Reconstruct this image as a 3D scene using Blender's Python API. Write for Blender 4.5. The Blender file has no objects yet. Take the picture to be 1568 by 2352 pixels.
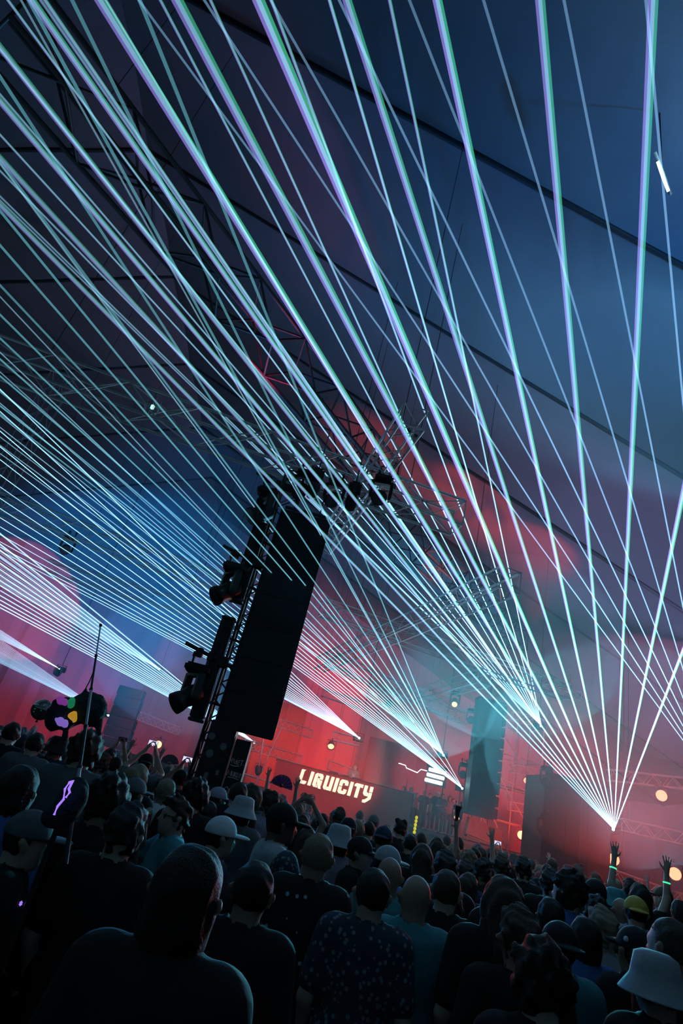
import bpy, bmesh, math, random
import numpy as np
from mathutils import Vector, Matrix, Quaternion

random.seed(7)
RNG = np.random.default_rng(7)
scene = bpy.context.scene
col = scene.collection

# ------------------------------------------------------------------ camera
FPX = 1300.0
PITCH = math.radians(26.4)
ROLL = math.radians(14.5)
CAM = Vector((0, 0, 1.95))
Fw = Vector((0, math.cos(PITCH), math.sin(PITCH)))
R0 = Vector((1, 0, 0))
U0 = Vector((0, -math.sin(PITCH), math.cos(PITCH)))
Ri = math.cos(ROLL) * R0 + math.sin(ROLL) * U0
Ui = -math.sin(ROLL) * R0 + math.cos(ROLL) * U0
cd = bpy.data.cameras.new('camera')
cam = bpy.data.objects.new('camera', cd)
col.objects.link(cam)
cd.sensor_fit = 'AUTO'
cd.sensor_width = 36.0
cd.lens = 36.0 * FPX / 2352.0
cd.clip_start = 0.05
cd.clip_end = 300
m3 = Matrix((Ri, Ui, -Fw)).transposed()
cam.matrix_world = Matrix.Translation(CAM) @ m3.to_4x4()
scene.camera = cam

# ------------------------------------------------------------------ world, exposure, sampling
world = bpy.data.worlds.new('night')
scene.world = world
world.use_nodes = True
bg = world.node_tree.nodes['Background']
bg.inputs[0].default_value = (0.002, 0.006, 0.016, 1)
bg.inputs[1].default_value = 1.0
vs = scene.view_settings
vs.view_transform = 'Standard'
vs.look = 'None'
vs.exposure = 0.0
vs.gamma = 1.0
vs.use_curve_mapping = False
cy = scene.cycles
cy.max_bounces = 3
cy.diffuse_bounces = 1
cy.glossy_bounces = 1
cy.transmission_bounces = 2
cy.transparent_max_bounces = 40
cy.volume_bounces = 0
cy.sample_clamp_indirect = 1.5
cy.sample_clamp_direct = 6.0
cy.use_denoising = True
cy.use_adaptive_sampling = True
cy.adaptive_threshold = 0.05
cy.adaptive_min_samples = 16
cy.use_light_tree = False
cy.glossy_bounces = 0


# ------------------------------------------------------------------ pixel <-> place helpers
def ray(x, y):
    d = Fw + (x - 784) / FPX * Ri + (1176 - y) / FPX * Ui
    return d.normalized()


def aty(x, y, Y):
    d = ray(x, y)
    return CAM + d * ((Y - CAM.y) / d.y)


def atz(x, y, Z):
    d = ray(x, y)
    return CAM + d * ((Z - CAM.z) / d.z)


# ------------------------------------------------------------------ lamps that light the tent
def spot(name, loc, target, power, color, cone=60, blend=0.6, radius=0.12):
    ld = bpy.data.lights.new(name, 'SPOT')
    ld.energy = power
    ld.color = color
    ld.spot_size = math.radians(cone)
    ld.spot_blend = blend
    ld.shadow_soft_size = radius
    o = bpy.data.objects.new(name, ld)
    o.location = Vector(loc) + (Vector(target) - Vector(loc)).normalized() * 0.32
    o.rotation_euler = (Vector(target) - Vector(loc)).to_track_quat('-Z', 'Y').to_euler()
    col.objects.link(o)
    return o


def point(name, loc, power, color, radius=0.15):
    ld = bpy.data.lights.new(name, 'POINT')
    ld.energy = power
    ld.color = color
    ld.shadow_soft_size = radius
    o = bpy.data.objects.new(name, ld)
    o.location = loc
    col.objects.link(o)
    return o


RED = (1.0, 0.008, 0.012)
ORED = (1.0, 0.07, 0.035)
CYAN = (0.22, 0.78, 1.0)
ICE = (0.5, 0.85, 1.0)
BLUE = (0.03, 0.28, 1.0)
PINK = (1.0, 0.24, 0.6)
def fan_target(p, dx=-.35, dz=.16):
    return p + Vector((dx, -1.0, dz)) * 8


LIGHTS = [
    # stage red wash
    ('stage_wash_light', aty(594, 1767, 27.5), aty(640, 1690, 32), 9000, ORED, 80, 0.8),
    ('stage_wash_light', aty(760, 1712, 26.8), aty(740, 1850, 24), 700, ORED, 130, 0.8),
    ('stage_wash_light', aty(850, 1850, 30.0), aty(800, 1770, 34), 9000, RED, 60, 0.8),
    ('stage_wash_light', aty(690, 1800, 29.0), aty(670, 1740, 34), 13000, RED, 60, 0.8),
    ('stage_wash_light', aty(940, 1850, 32.0), aty(960, 1775, 35), 2600, (1.0, .03, .09), 76, 0.8),
    ('wing_wash_light', aty(1197, 1918, 29.8), aty(1195, 1830, 33), 9000, RED, 84, 0.8),
    ('wing_wash_light', aty(1519, 1827, 20.6), aty(1430, 1950, 14), 900, ORED, 80, 0.7),
    ('wing_wash_light', aty(1550, 2007, 19.6), aty(1400, 2040, 12), 600, ORED, 90, 0.7),
    ('wing_wash_light', aty(1409, 1974, 20.4), aty(1430, 2040, 12), 500, ORED, 110, 0.7),
    ('wing_wash_light', (13.5, 23.5, 1.0), (13.0, 27.5, 2.6), 7000, RED, 80, 0.8),
    # red front and truss lights over the crowd
    ('front_wash_light', (2.5, 21.5, 6.6), (2.0, 28.0, 3.9), 11000, (1.0, .06, .03), 56, 0.8),
    ('front_wash_light', (-5.5, 23.0, 6.6), (-5.5, 30.0, 3.2), 3500, (1.0, .05, .03), 50, 0.8),
    ('front_wash_light', (11.5, 14.0, 6.4), (12.6, 20.4, 3.6), 2200, (1.0, .06, .03), 50, 0.8),
    ('front_wash_light', (9.8, 23.6, 0.6), (9.6, 27.0, 2.4), 900, ORED, 66, 0.8),
    ('truss_up_light', (5.5, 25.2, 2.4), (3.6, 18.5, 7.2), 220, ORED, 50, 0.9),
    ('truss_up_light', (0.6, 25.2, 2.4), (1.5, 19.5, 7.2), 220, ORED, 50, 0.9),
    ('scaffold_red_light', (11.6, 28.9, 2.6), (11.8, 30.5, 4.0), 3000, ORED, 140, 0.8),
    ('side_mauve_light', (15.0, 15.0, 5.5), (9.5, 17.0, 11.5), 9500, (0.55, 0.42, 1.0), 75, 1.0),
    ('far_roof_blue', (4.5, 23.0, 7.4), (5.5, 31.0, 12.0), 5000, (0.05, 0.38, 0.8), 110, 1.0),
    ('far_roof_blue', (-7.0, 24.0, 7.4), (-7.0, 33.0, 12.0), 4000, (0.01, 0.28, 0.9), 110, 1.0),
    # red spots on the fabric at the far side and above
    ('canvas_red_spot', aty(131, 1545, 30.0), aty(62, 1400, 39.5), 40000, ORED, 31, 0.12),
    ('canvas_red_spot', aty(363, 1710, 31.0), aty(260, 1680, 36), 1500, RED, 90, 0.8),
    ('canvas_red_spot', aty(60, 1670, 31.0), aty(90, 1650, 36), 2600, RED, 80, 0.8),
    ('roof_red_spot', (3.0, 16.0, 7.6), (4.5, 19.0, 12.6), 5200, ORED, 44, 0.9),
    ('roof_red_spot', (0.2, 16.0, 7.6), (.6, 19.2, 13.4), 3000, ORED, 40, 0.9),
    ('roof_red_spot', (6.5, 16.0, 7.6), (7.6, 19.2, 11.8), 3000, ORED, 40, 0.9),
    ('roof_red_spot', (-2.0, 11.0, 9.0), (-4.2, 10.6, 17.0), 330, (1.0, .03, .12), 75, 1.0),
    # pink side haze
    ('side_pink_light', aty(1640, 1640, 18.0), aty(1480, 1500, 27), 10000, PINK, 90, 1.0),
    # blue and teal washes on the roof
    ('roof_blue_spot', (12.0, 9.0, 6.0), (8.0, 10.5, 12.5), 16000, (0.2, 0.55, .95), 54, 0.9),
    ('roof_blue_spot', (9.0, 3.5, 6.0), (6.2, 6.2, 13.2), 5200, (0.005, 0.26, 1.0), 74, 1.0),
    ('roof_blue_spot', (-4.0, 12.0, 7.0), (.5, 10.0, 15.0), 500, (0.01, .22, 1.0), 80, 1.0),
    ('left_blue_haze', aty(365, 1530, 31.0), aty(300, 1300, 18), 8500, (0.02, 0.34, 1.0), 80, 1.0),
    ('left_blue_haze', aty(250, 1500, 34.0), aty(250, 1400, 39), 11000, (0.01, 0.3, 1.0), 120, 1.0),
    # scattered laser light at the projectors
    ('laser_halo', aty(1408, 1900, 19.6), fan_target(aty(1408, 1900, 19.6), -.2, .16), 9000, (0.2, 0.62, 1.0), 60, 1.0),
    ('laser_halo', aty(1240, 1660, 25.5), fan_target(aty(1240, 1660, 25.5), -.3, .0), 16000, (.10, .72, 1.0), 46, 1.0),
    ('laser_halo', aty(1018, 1733, 27.5), fan_target(aty(1018, 1733, 27.5), -.35, .02), 10000, (.10, .75, 1.0), 46, 1.0),
    ('laser_halo', aty(1060, 1808, 27.8), fan_target(aty(1060, 1808, 27.8), -.45, .06), 4500, (.2, .72, 1.0), 50, 1.0),
    ('laser_halo', aty(584, 1700, 28.5), fan_target(aty(584, 1700, 28.5), -.6, .1), 4500, (.25, .68, 1.0), 56, 1.0),
    # white key light on the disc jockey
    ('booth_key_light', aty(891, 1620, 27.3), aty(858, 1800, 29.4), 30000, (1.0, 0.9, 0.82), 18, 0.5),
    ('booth_front_light', (3.0, 24.5, 5.2), (3.5, 28.1, 3.2), 420, (1.0, 0.75, 0.6), 16, 0.8),  # added warm fill on the disc jockey, no lamp there
    ('crowd_red_light', (4.2, 26.2, 3.4), (2.0, 12.0, 1.0), 550, ORED, 50, 0.9),
    ('crowd_red_light', (11.0, 20.4, 3.0), (4.0, 7.0, 1.0), 600, ORED, 50, 0.9),
    # added dim blue fill over the crowd, no lamp there
    ('crowd_fill_light', (-3.0, 8.0, 6.6), (-1.5, 3.0, 1.5), 55, (0.04, 0.36, 1.0), 110, 1.0),
    ('crowd_fill_light', (4.0, 8.5, 6.6), (2.0, 4.0, 1.5), 55, (0.04, 0.36, 1.0), 110, 1.0),
    ('crowd_fill_light', (1.0, 1.0, 7.0), (1.0, 4.0, 1.5), 4, (0.02, 0.3, 1.0), 120, 1.0),
]
for L in LIGHTS:
    spot(*L)

# ------------------------------------------------------------------ materials
MATS = {}


def mat(name, color, rough=0.6, metal=0.0, emit=None, strength=0.0, noise=0.25, scale=8.0, bump=0.0, bscale=30.0, spec=0.4):
    if name in MATS:
        return MATS[name]
    m = bpy.data.materials.new(name)
    m.use_nodes = True
    nt = m.node_tree
    b = nt.nodes['Principled BSDF']
    tc = nt.nodes.new('ShaderNodeTexCoord')
    n = nt.nodes.new('ShaderNodeTexNoise')
    n.inputs['Scale'].default_value = scale
    n.inputs['Detail'].default_value = 4
    nt.links.new(tc.outputs['Object'], n.inputs['Vector'])
    mix = nt.nodes.new('ShaderNodeMix')
    mix.data_type = 'RGBA'
    c1 = tuple(c * (1 - noise) for c in color) + (1,)
    c2 = tuple(min(1, c * (1 + noise)) for c in color) + (1,)
    mix.inputs[6].default_value = c1
    mix.inputs[7].default_value = c2
    nt.links.new(n.outputs['Fac'], mix.inputs[0])
    nt.links.new(mix.outputs[2], b.inputs['Base Color'])
    b.inputs['Roughness'].default_value = rough
    b.inputs['Metallic'].default_value = metal
    b.inputs['Specular IOR Level'].default_value = spec
    if emit:
        b.inputs['Emission Color'].default_value = tuple(emit) + (1,)
        b.inputs['Emission Strength'].default_value = strength
    if bump:
        n2 = nt.nodes.new('ShaderNodeTexNoise')
        n2.inputs['Scale'].default_value = bscale
        n2.inputs['Detail'].default_value = 5
        nt.links.new(tc.outputs['Object'], n2.inputs['Vector'])
        bp = nt.nodes.new('ShaderNodeBump')
        bp.inputs['Strength'].default_value = bump
        bp.inputs['Distance'].default_value = 0.05
        nt.links.new(n2.outputs['Fac'], bp.inputs['Height'])
        nt.links.new(bp.outputs['Normal'], b.inputs['Normal'])
    MATS[name] = m
    return m


M_GROUND = mat('ground', (0.02, 0.02, 0.022), 0.8, bump=0.4)
M_CANVAS = mat('canvas', (0.10, 0.107, 0.117), 0.75, noise=0.12, scale=1.5, bump=0.5, bscale=2.2)
M_SEAM = mat('seam', (0.01, 0.01, 0.012), 0.6)
M_DRAPE = mat('black drape', (0.025, 0.022, 0.025), 0.9, bump=0.5, bscale=4)
M_ALU = mat('aluminium', (0.5, 0.5, 0.52), 0.38, 0.55, noise=0.12)
M_STEEL = mat('dark steel', (0.05, 0.055, 0.06), 0.5, 0.5)
M_BLACK = mat('black plastic', (0.012, 0.013, 0.016), 0.5)
M_BLACKG = mat('black gloss', (0.01, 0.012, 0.016), 0.2)
M_SCREEN = mat('led screen', (0.006, 0.012, 0.018), 0.55)
M_BOX = mat('black painted wood', (0.022, 0.02, 0.022), 0.65, bump=0.3)
M_BOOTH = mat('booth front', (0.16, 0.03, 0.03), 0.7)
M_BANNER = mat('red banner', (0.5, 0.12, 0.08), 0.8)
M_LETTER = mat('lit letter', (0.9, 0.85, 0.75), 0.5, emit=(1.0, 0.82, 0.55), strength=1.15, noise=0.05)
M_REDLENS = mat('red lamp lens', (0.9, 0.3, 0.2), 0.3, emit=(1.0, 0.32, 0.16), strength=2.0, noise=0.05)
M_WARMLENS = mat('warm lamp lens', (0.9, 0.6, 0.4), 0.3, emit=(1.0, 0.45, 0.22), strength=2.2, noise=0.05)
M_WHITELENS = mat('white lamp lens', (0.9, 0.9, 0.9), 0.3, emit=(0.9, 0.92, 1.0), strength=3.5, noise=0.05)
M_LASERLENS = mat('laser aperture', (0.9, 0.9, 0.9), 0.3, emit=(0.75, 0.95, 1.0), strength=4.0, noise=0.02)
M_DARKLENS = mat('dark lens', (0.05, 0.05, 0.06), 0.15)
M_PAINT = mat('marker scribble', (0.6, 0.45, 0.42), 0.6)
M_STICKER = mat('sticker', (0.16, 0.15, 0.16), 0.6)


# ------------------------------------------------------------------ object helpers
def link(o, parent=None):
    col.objects.link(o)
    if parent is not None:
        o.parent = parent
    return o


def tag(o, label=None, cat=None, group=None, kind=None):
    if label:
        o['label'] = label
    if cat:
        o['category'] = cat
    if group:
        o['group'] = group
    if kind:
        o['kind'] = kind
    return o


def empty(name, loc, label=None, cat=None, group=None, rz=0.0):
    o = bpy.data.objects.new(name, None)
    o.empty_display_size = 0.2
    o.location = loc
    o.rotation_euler = (0, 0, rz)
    link(o)
    return tag(o, label, cat, group)


def meshobj(name, me, material=None, parent=None, loc=None, mw=None):
    o = bpy.data.objects.new(name, me)
    link(o, parent)
    if loc is not None:
        o.location = loc
    if mw is not None:
        o.matrix_local = mw
    if material is not None:
        setmat(o, material)
    return o


def setmat(o, material):
    if not o.data.materials:
        o.data.materials.append(material)
    s = o.material_slots[0]
    if s.material is not material:
        s.link = 'OBJECT'
        s.material = material


class MB:
    """collects simple solids into one mesh"""

    def __init__(self):
        self.v, self.f = [], []

    def add(self, vs, fs):
        n = len(self.v)
        self.v += [tuple(v) for v in vs]
        self.f += [tuple(i + n for i in f) for f in fs]
        return self

    def box(self, c, s, rot=None):
        c = Vector(c)
        h = Vector(s) / 2
        vs = []
        for sx in (-1, 1):
            for sy in (-1, 1):
                for sz in (-1, 1):
                    p = Vector((sx * h.x, sy * h.y, sz * h.z))
                    if rot is not None:
                        p = rot @ p
                    vs.append(c + p)
        return self.add(vs, [(0, 1, 3, 2), (4, 6, 7, 5), (0, 4, 5, 1), (2, 3, 7, 6), (0, 2, 6, 4), (1, 5, 7, 3)])

    def bevbox(self, c, s, b, rot=None):
        c = Vector(c)
        h = Vector(s) / 2
        b = min(b, h.x * .9, h.y * .9, h.z * .9)
        bm = bmesh.new()
        bmesh.ops.create_cube(bm, size=1.0)
        for v in bm.verts:
            v.co = Vector((v.co.x * s[0], v.co.y * s[1], v.co.z * s[2]))
        bmesh.ops.bevel(bm, geom=bm.edges[:], offset=b, segments=2, affect='EDGES')
        bm.verts.ensure_lookup_table()
        vs = [c + (rot @ v.co if rot is not None else v.co) for v in bm.verts]
        fs = [[v.index for v in f.verts] for f in bm.faces]
        bm.free()
        return self.add(vs, fs)

    def tube(self, pts, r, n=8, r2=None, cap=True):
        pts = [Vector(p) for p in pts]
        rings = []
        m = len(pts)
        for i, p in enumerate(pts):
            d = (pts[min(i + 1, m - 1)] - pts[max(i - 1, 0)]).normalized()
            a = d.cross(Vector((0, 0, 1)))
            if a.length < 1e-3:
                a = d.cross(Vector((1, 0, 0)))
            a.normalize()
            b = d.cross(a)
            rr = r if r2 is None else r + (r2 - r) * i / max(1, m - 1)
            rings.append([p + rr * (math.cos(2 * math.pi * k / n) * a + math.sin(2 * math.pi * k / n) * b) for k in range(n)])
        vs = [q for ring in rings for q in ring]
        fs = []
        for i in range(m - 1):
            for k in range(n):
                k2 = (k + 1) % n
                fs.append((i * n + k, i * n + k2, (i + 1) * n + k2, (i + 1) * n + k))
        if cap:
            fs.append(tuple(range(n))[::-1])
            fs.append(tuple((m - 1) * n + k for k in range(n)))
        return self.add(vs, fs)

    def lathe(self, prof, n=20, mw=None):
        """prof: (r, z) list revolved about local z"""
        vs = []
        for r, z in prof:
            for k in range(n):
                a = 2 * math.pi * k / n
                p = Vector((r * math.cos(a), r * math.sin(a), z))
                vs.append(mw @ p if mw is not None else p)
        fs = []
        for i in range(len(prof) - 1):
            for k in range(n):
                k2 = (k + 1) % n
                fs.append((i * n + k, i * n + k2, (i + 1) * n + k2, (i + 1) * n + k))
        if prof[0][0] > 1e-4:
            fs.append(tuple(range(n))[::-1])
        if prof[-1][0] > 1e-4:
            fs.append(tuple((len(prof) - 1) * n + k for k in range(n)))
        return self.add(vs, fs)

    def prism(self, poly, y0, y1, org=(0, 0, 0), ax=Vector((1, 0, 0)), az=Vector((0, 0, 1)), ay=Vector((0, 1, 0))):
        org = Vector(org)
        n = len(poly)
        vs = [org + ax * x + az * z + ay * y0 for x, z in poly] + [org + ax * x + az * z + ay * y1 for x, z in poly]
        fs = [tuple(range(n)), tuple(range(2 * n - 1, n - 1, -1))]
        for i in range(n):
            j = (i + 1) % n
            fs.append((i, i + n, j + n, j))
        return self.add(vs, fs)

    def mesh(self, name, smooth=False):
        me = bpy.data.meshes.new(name)
        me.from_pydata(self.v, [], self.f)
        bm = bmesh.new()
        bm.from_mesh(me)
        bmesh.ops.recalc_face_normals(bm, faces=bm.faces)
        bm.to_mesh(me)
        bm.free()
        if smooth:
            me.polygons.foreach_set('use_smooth', [True] * len(me.polygons))
        me.update()
        return me

    def build(self, name, material, parent=None, smooth=False, loc=None, mw=None):
        return meshobj(name, self.mesh(name, smooth), material, parent, loc, mw)


# unit cylinder along z from 0 to 1, radius 1, shared by all struts
_uc = MB()
_uc.lathe([(1, 0), (1, 1)], 8)
UNIT_ROD = _uc.mesh('rod', True)
UNIT_ROD.materials.append(M_ALU)


def rod(name, a, b, r, parent, material=None):
    a = Vector(a)
    b = Vector(b)
    d = b - a
    q = d.to_track_quat('Z', 'Y').to_matrix().to_4x4()
    mw = Matrix.Translation(a) @ q @ Matrix.Diagonal((r, r, d.length, 1))
    o = bpy.data.objects.new(name, UNIT_ROD)
    link(o, parent)
    o.matrix_local = mw
    if material is not None and material is not M_ALU:
        o.material_slots[0].link = 'OBJECT'
        o.material_slots[0].material = material
    return o


def truss(p0, p1, w, label, bay=None, detail=True, r=0.025, br=0.012, material=None, group=None, up=None, name='truss', cat='truss'):
    """square box truss: four chords, zigzag bracing on four faces and end frames"""
    material = material or M_ALU
    p0 = Vector(p0)
    p1 = Vector(p1)
    d = (p1 - p0)
    L = d.length
    d.normalize()
    up = Vector(up) if up is not None else (Vector((0, 0, 1)) if abs(d.z) < 0.9 else Vector((0, 1, 0)))
    s = d.cross(up).normalized()
    u = s.cross(d).normalized()
    root = empty(name, p0, label, cat, group)
    bay = bay or w
    n = max(2, int(round(L / bay)))
    h = w / 2
    offs = [(-h, -h), (h, -h), (h, h), (-h, h)]

    def pt(i, k):
        a, b = offs[k % 4]
        return d * (L * i / n) + s * a + u * b
    for k in range(4):
        rod('chord', pt(0, k), pt(n, k), r, root, material)
    bars = []
    for k in range(4):
        for i in range(n):
            a, b = (k, k + 1) if (i + k) % 2 == 0 else (k + 1, k)
            bars.append((pt(i, a), pt(i + 1, b)))
    for i in (0, n):
        for k in range(4):
            bars.append((pt(i, k), pt(i, k + 1)))
    if abs(d.z) < 0.5:
        for t in (.12, .88):
            q = p0 + d * (L * t)
            rod('hanger_cable', d * (L * t) + u * h, Vector((0, 0, 0)) + d * (L * t) + Vector((0, 0, roof_z(q.x) - q.z)), .007, root, M_STEEL)
    if detail:
        for a, b in bars:
            rod('brace', a, b, br, root, material)
    else:
        mb = MB()
        for a, b in bars:
            mb.tube([a, b], br, 5, cap=False)
        o = mb.build('bracing', material, root)
        o['kind'] = 'stuff'
    return root


def look_mat(loc, target, up=(0, 0, 1)):
    d = (Vector(target) - Vector(loc)).normalized()
    return Matrix.Translation(Vector(loc)) @ d.to_track_quat('Z', 'Y').to_matrix().to_4x4()


# ------------------------------------------------------------------ the tent
RX, RZ, RS = -9.0, 19.1, 0.42          # ridge x, ridge height, slope
X_LEFT, X_RIGHT, Y_NEAR, Y_FAR = -30.0, 22.0, -9.0, 40.0


def roof_z(x):
    return RZ - RS * abs(x - RX)


def structure(o):
    o['kind'] = 'structure'
    return o


g = MB().box((-4, 15.5, -0.05), (54, 51, 0.1))
structure(g.build('floor', M_GROUND))

roof = empty('ceiling', (0, 0, 0))
roof['kind'] = 'structure'
seams = [-9.0, -2.6, 2.6, 7.3, 12.1, 17.2, 22.5, 28.0, 34.0, 40.0]


def fabric_panel(y0, y1, x0, x1, nx=26, ny=12):
    vs, fs = [], []
    for i in range(nx + 1):
        for j in range(ny + 1):
            x = x0 + (x1 - x0) * i / nx
            t = j / ny
            y = y0 + 0.07 + (y1 - y0 - 0.14) * t
            bulge = 0.38 * math.sin(math.pi * t) * (0.4 + 0.6 * math.sin(math.pi * i / nx))
            wr = 0.05 * math.sin(x * 2.3 + 3 * t) * math.sin(math.pi * t) + 0.03 * math.sin(x * 5.1 + 7 * t + y0)
            vs.append((x, y, roof_z(x) + bulge + wr - 0.2))
    for i in range(nx):
        for j in range(ny):
            a = i * (ny + 1) + j
            fs.append((a, a + ny + 1, a + ny + 2, a + 1))
    me = bpy.data.meshes.new('fabric_panel')
    me.from_pydata(vs, [], fs)
    me.polygons.foreach_set('use_smooth', [True] * len(fs))
    return meshobj('fabric_panel', me, M_CANVAS, roof)


for i in range(len(seams) - 1):
    fabric_panel(seams[i], seams[i + 1], RX, X_RIGHT)
    fabric_panel(seams[i], seams[i + 1], X_LEFT, RX)
for y in seams[1:-1]:
    for x0, x1 in ((X_LEFT, RX), (RX, X_RIGHT)):
        a, b = Vector((x0, y, roof_z(x0) - 0.2)), Vector((x1, y, roof_z(x1) - 0.2))
        rod('seam_rail', a, b, 0.07, roof, M_SEAM)
# cap above the fabric so that no night sky shows through the seams
cap = MB().prism([(X_LEFT, roof_z(X_LEFT) + .5), (RX, RZ + .5), (X_RIGHT, roof_z(X_RIGHT) + .5), (X_RIGHT, roof_z(X_RIGHT) + .6), (RX, RZ + .6), (X_LEFT, roof_z(X_LEFT) + .6)], Y_NEAR, Y_FAR)
cap.build('roof_lining', M_SEAM, roof)


def wall(name, a, b, zt_a, zt_b, n=40, amp=0.12, material=M_DRAPE, mid=None):
    vs, fs = [], []
    a = Vector(a)
    b = Vector(b)
    d = (b - a)
    nrm = Vector((-d.y, d.x, 0)).normalized()
    for i in range(n + 1):
        p = a + d * (i / n)
        w = amp * math.sin(i * 2.4) + amp * .5 * math.sin(i * 5.3)
        zt = roof_z(p.x) + .45
        vs.append(p + nrm * w)
        vs.append(Vector((p.x, p.y, zt)) + nrm * w * .4)
    for i in range(n):
        fs.append((2 * i, 2 * i + 2, 2 * i + 3, 2 * i + 1))
    me = bpy.data.meshes.new(name)
    me.from_pydata([tuple(v) for v in vs], [], fs)
    return structure(meshobj(name, me, material))


M_WALLCANVAS = mat('wall canvas', (0.18, 0.172, 0.185), 0.8, noise=0.1, scale=1.2, bump=0.4, bscale=2.0)
wall('wall_back', (X_LEFT, Y_FAR - .1, 0), (X_RIGHT, Y_FAR - .1, 0), 0, 0, 90, 0.1, M_WALLCANVAS)
wall('wall_left', (X_LEFT, Y_NEAR, 0), (X_LEFT, Y_FAR, 0), 0, 0, 60, 0.1, M_WALLCANVAS)
wall('wall_right', (X_RIGHT, Y_FAR, 0), (X_RIGHT, Y_NEAR, 0), 0, 0, 60, 0.1, M_WALLCANVAS)
wall('wall_front', (X_RIGHT, Y_NEAR + .1, 0), (X_LEFT, Y_NEAR + .1, 0), 0, 0, 60, 0.1, M_WALLCANVAS)


# ------------------------------------------------------------------ lasers
def beam_material(name, color, strength):
    """light scattered out of a laser beam: adds to what is behind it; 'power' is what the haze has left of the beam"""
    m = bpy.data.materials.new(name)
    m.use_nodes = True
    nt = m.node_tree
    nt.nodes.clear()
    out = nt.nodes.new('ShaderNodeOutputMaterial')
    add = nt.nodes.new('ShaderNodeAddShader')
    tr = nt.nodes.new('ShaderNodeBsdfTransparent')
    em = nt.nodes.new('ShaderNodeEmission')
    at = nt.nodes.new('ShaderNodeAttribute')
    at.attribute_name = 'power'
    mul = nt.nodes.new('ShaderNodeMath')
    mul.operation = 'MULTIPLY'
    mul.inputs[1].default_value = strength
    nt.links.new(at.outputs['Fac'], mul.inputs[0])
    em.inputs['Color'].default_value = tuple(color) + (1,)
    nt.links.new(mul.outputs[0], em.inputs['Strength'])
    nt.links.new(tr.outputs[0], add.inputs[0])
    nt.links.new(em.outputs[0], add.inputs[1])
    nt.links.new(add.outputs[0], out.inputs['Surface'])
    m.cycles.emission_sampling = 'NONE'
    return m


B_VIOLET = beam_material('beam violet', (0.38, 0.28, 1.0), 0.899)
B_GREEN = beam_material('beam green', (0.10, 1.0, 0.50), 0.58)
B_CORE = beam_material('beam core', (0.25, 0.72, 1.0), 0.5)
B_PALE = beam_material('beam pale', (0.30, 0.62, 1.0), 0.797)
B_TEAL = beam_material('beam teal', (0.24, 0.82, 1.0), 0.87)
B_WHITE = beam_material('beam white', (0.36, 0.74, 1.0), 1.015)


def strand(vs, fs, pw, mi, S, D, L, r0, r1, off, power0, reach, which, nseg=8, ns=5):
    a = D.cross(Vector((0, 0, 1))).normalized()
    b = D.cross(a)
    n0 = len(vs)
    for i in range(nseg + 1):
        t = (i / nseg) ** 1.4
        q = S + D * (L * t)
        r = r0 + (r1 - r0) * t
        o = off * min(1.0, .12 + 1.3 * t)
        p = power0 * (0.03 + 0.97 / (1.0 + (L * t / reach) ** 5.0))  # painted fade: glow dims with distance from the projector
        for k in range(ns):
            an = 2 * math.pi * k / ns
            vs.append(q + o + r * (math.cos(an) * a + math.sin(an) * b))
            pw.append(p)
    for i in range(nseg):
        for k in range(ns):
            k2 = (k + 1) % ns
            fs.append((n0 + i * ns + k, n0 + i * ns + k2, n0 + (i + 1) * ns + k2, n0 + (i + 1) * ns + k))
            mi.append(which)


def laser_fan(label, xs, ys, Y, slopes, el, tilt, r0, r1, mats_, reach, split=0.0, power=1.0, ends=None, maxlen=60.0, thick=()):
    S = aty(xs, ys, Y)
    e1 = Vector((-1, 0, math.tan(math.radians(tilt)))).normalized()
    e2 = Vector((0, -math.cos(math.radians(el)), math.sin(math.radians(el))))
    n = e1.cross(e2).normalized()
    root = empty('laser_fan', S, label, 'laser fan', 'laser fans in the haze')
    for bi, s in enumerate(slopes):
        q = ray(xs - s * 400, ys - 400)
        m = (S - CAM).cross(q)
        D = n.cross(m).normalized()
        # the direction that carries the beam upward in the picture
        t = S + D * 0.4
        c = t - CAM
        py = 1176 - FPX * c.dot(Ui) / c.dot(Fw)
        if py > ys:
            D = -D
        L = 0.5
        while L < maxlen:
            q2 = S + D * (L + 0.25)
            if q2.z > roof_z(q2.x) - 0.15 or q2.z < 0.2 or q2.y < Y_NEAR + .3 or q2.x < X_LEFT + .3 or q2.x > X_RIGHT - .3 or q2.y > Y_FAR - 1:
                break
            L += 0.25
        if ends and bi in ends:
            L = ends[bi]
        vs, fs, pw, mi = [], [], [], []
        side = D.cross(n).normalized()
        if side.dot(Ri) < 0:
            side = -side
        th = 1.5 if bi in thick else 1.0
        pb = power * (0.8 + 0.4 * random.random())
        if split:
            pb *= 1 - .5 * min(1, max(0, (s - .45) / .5))
        if split:
            strand(vs, fs, pw, mi, Vector((0, 0, 0)), D, L, r0, r1 * th, -side * split * th * .55, pb, reach, 0)
            strand(vs, fs, pw, mi, Vector((0, 0, 0)), D, L, r0, r1 * th, side * split * th * .55, pb, reach, 1)
        else:
            strand(vs, fs, pw, mi, Vector((0, 0, 0)), D, L, r0, r1 * th, side * 0, pb, reach, 0)
        me = bpy.data.meshes.new('beam')
        me.from_pydata([tuple(v) for v in vs], [], fs)
        at = me.attributes.new('power', 'FLOAT', 'POINT')
        at.data.foreach_set('value', pw)
        for mm in mats_:
            me.materials.append(mm)
        me.polygons.foreach_set('material_index', mi)
        me.polygons.foreach_set('use_smooth', [True] * len(fs))
        meshobj('beam', me, None, root)
    return S


def frange(a, b, n):
    return [a + (b - a) * i / (n - 1) for i in range(n)]


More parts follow.
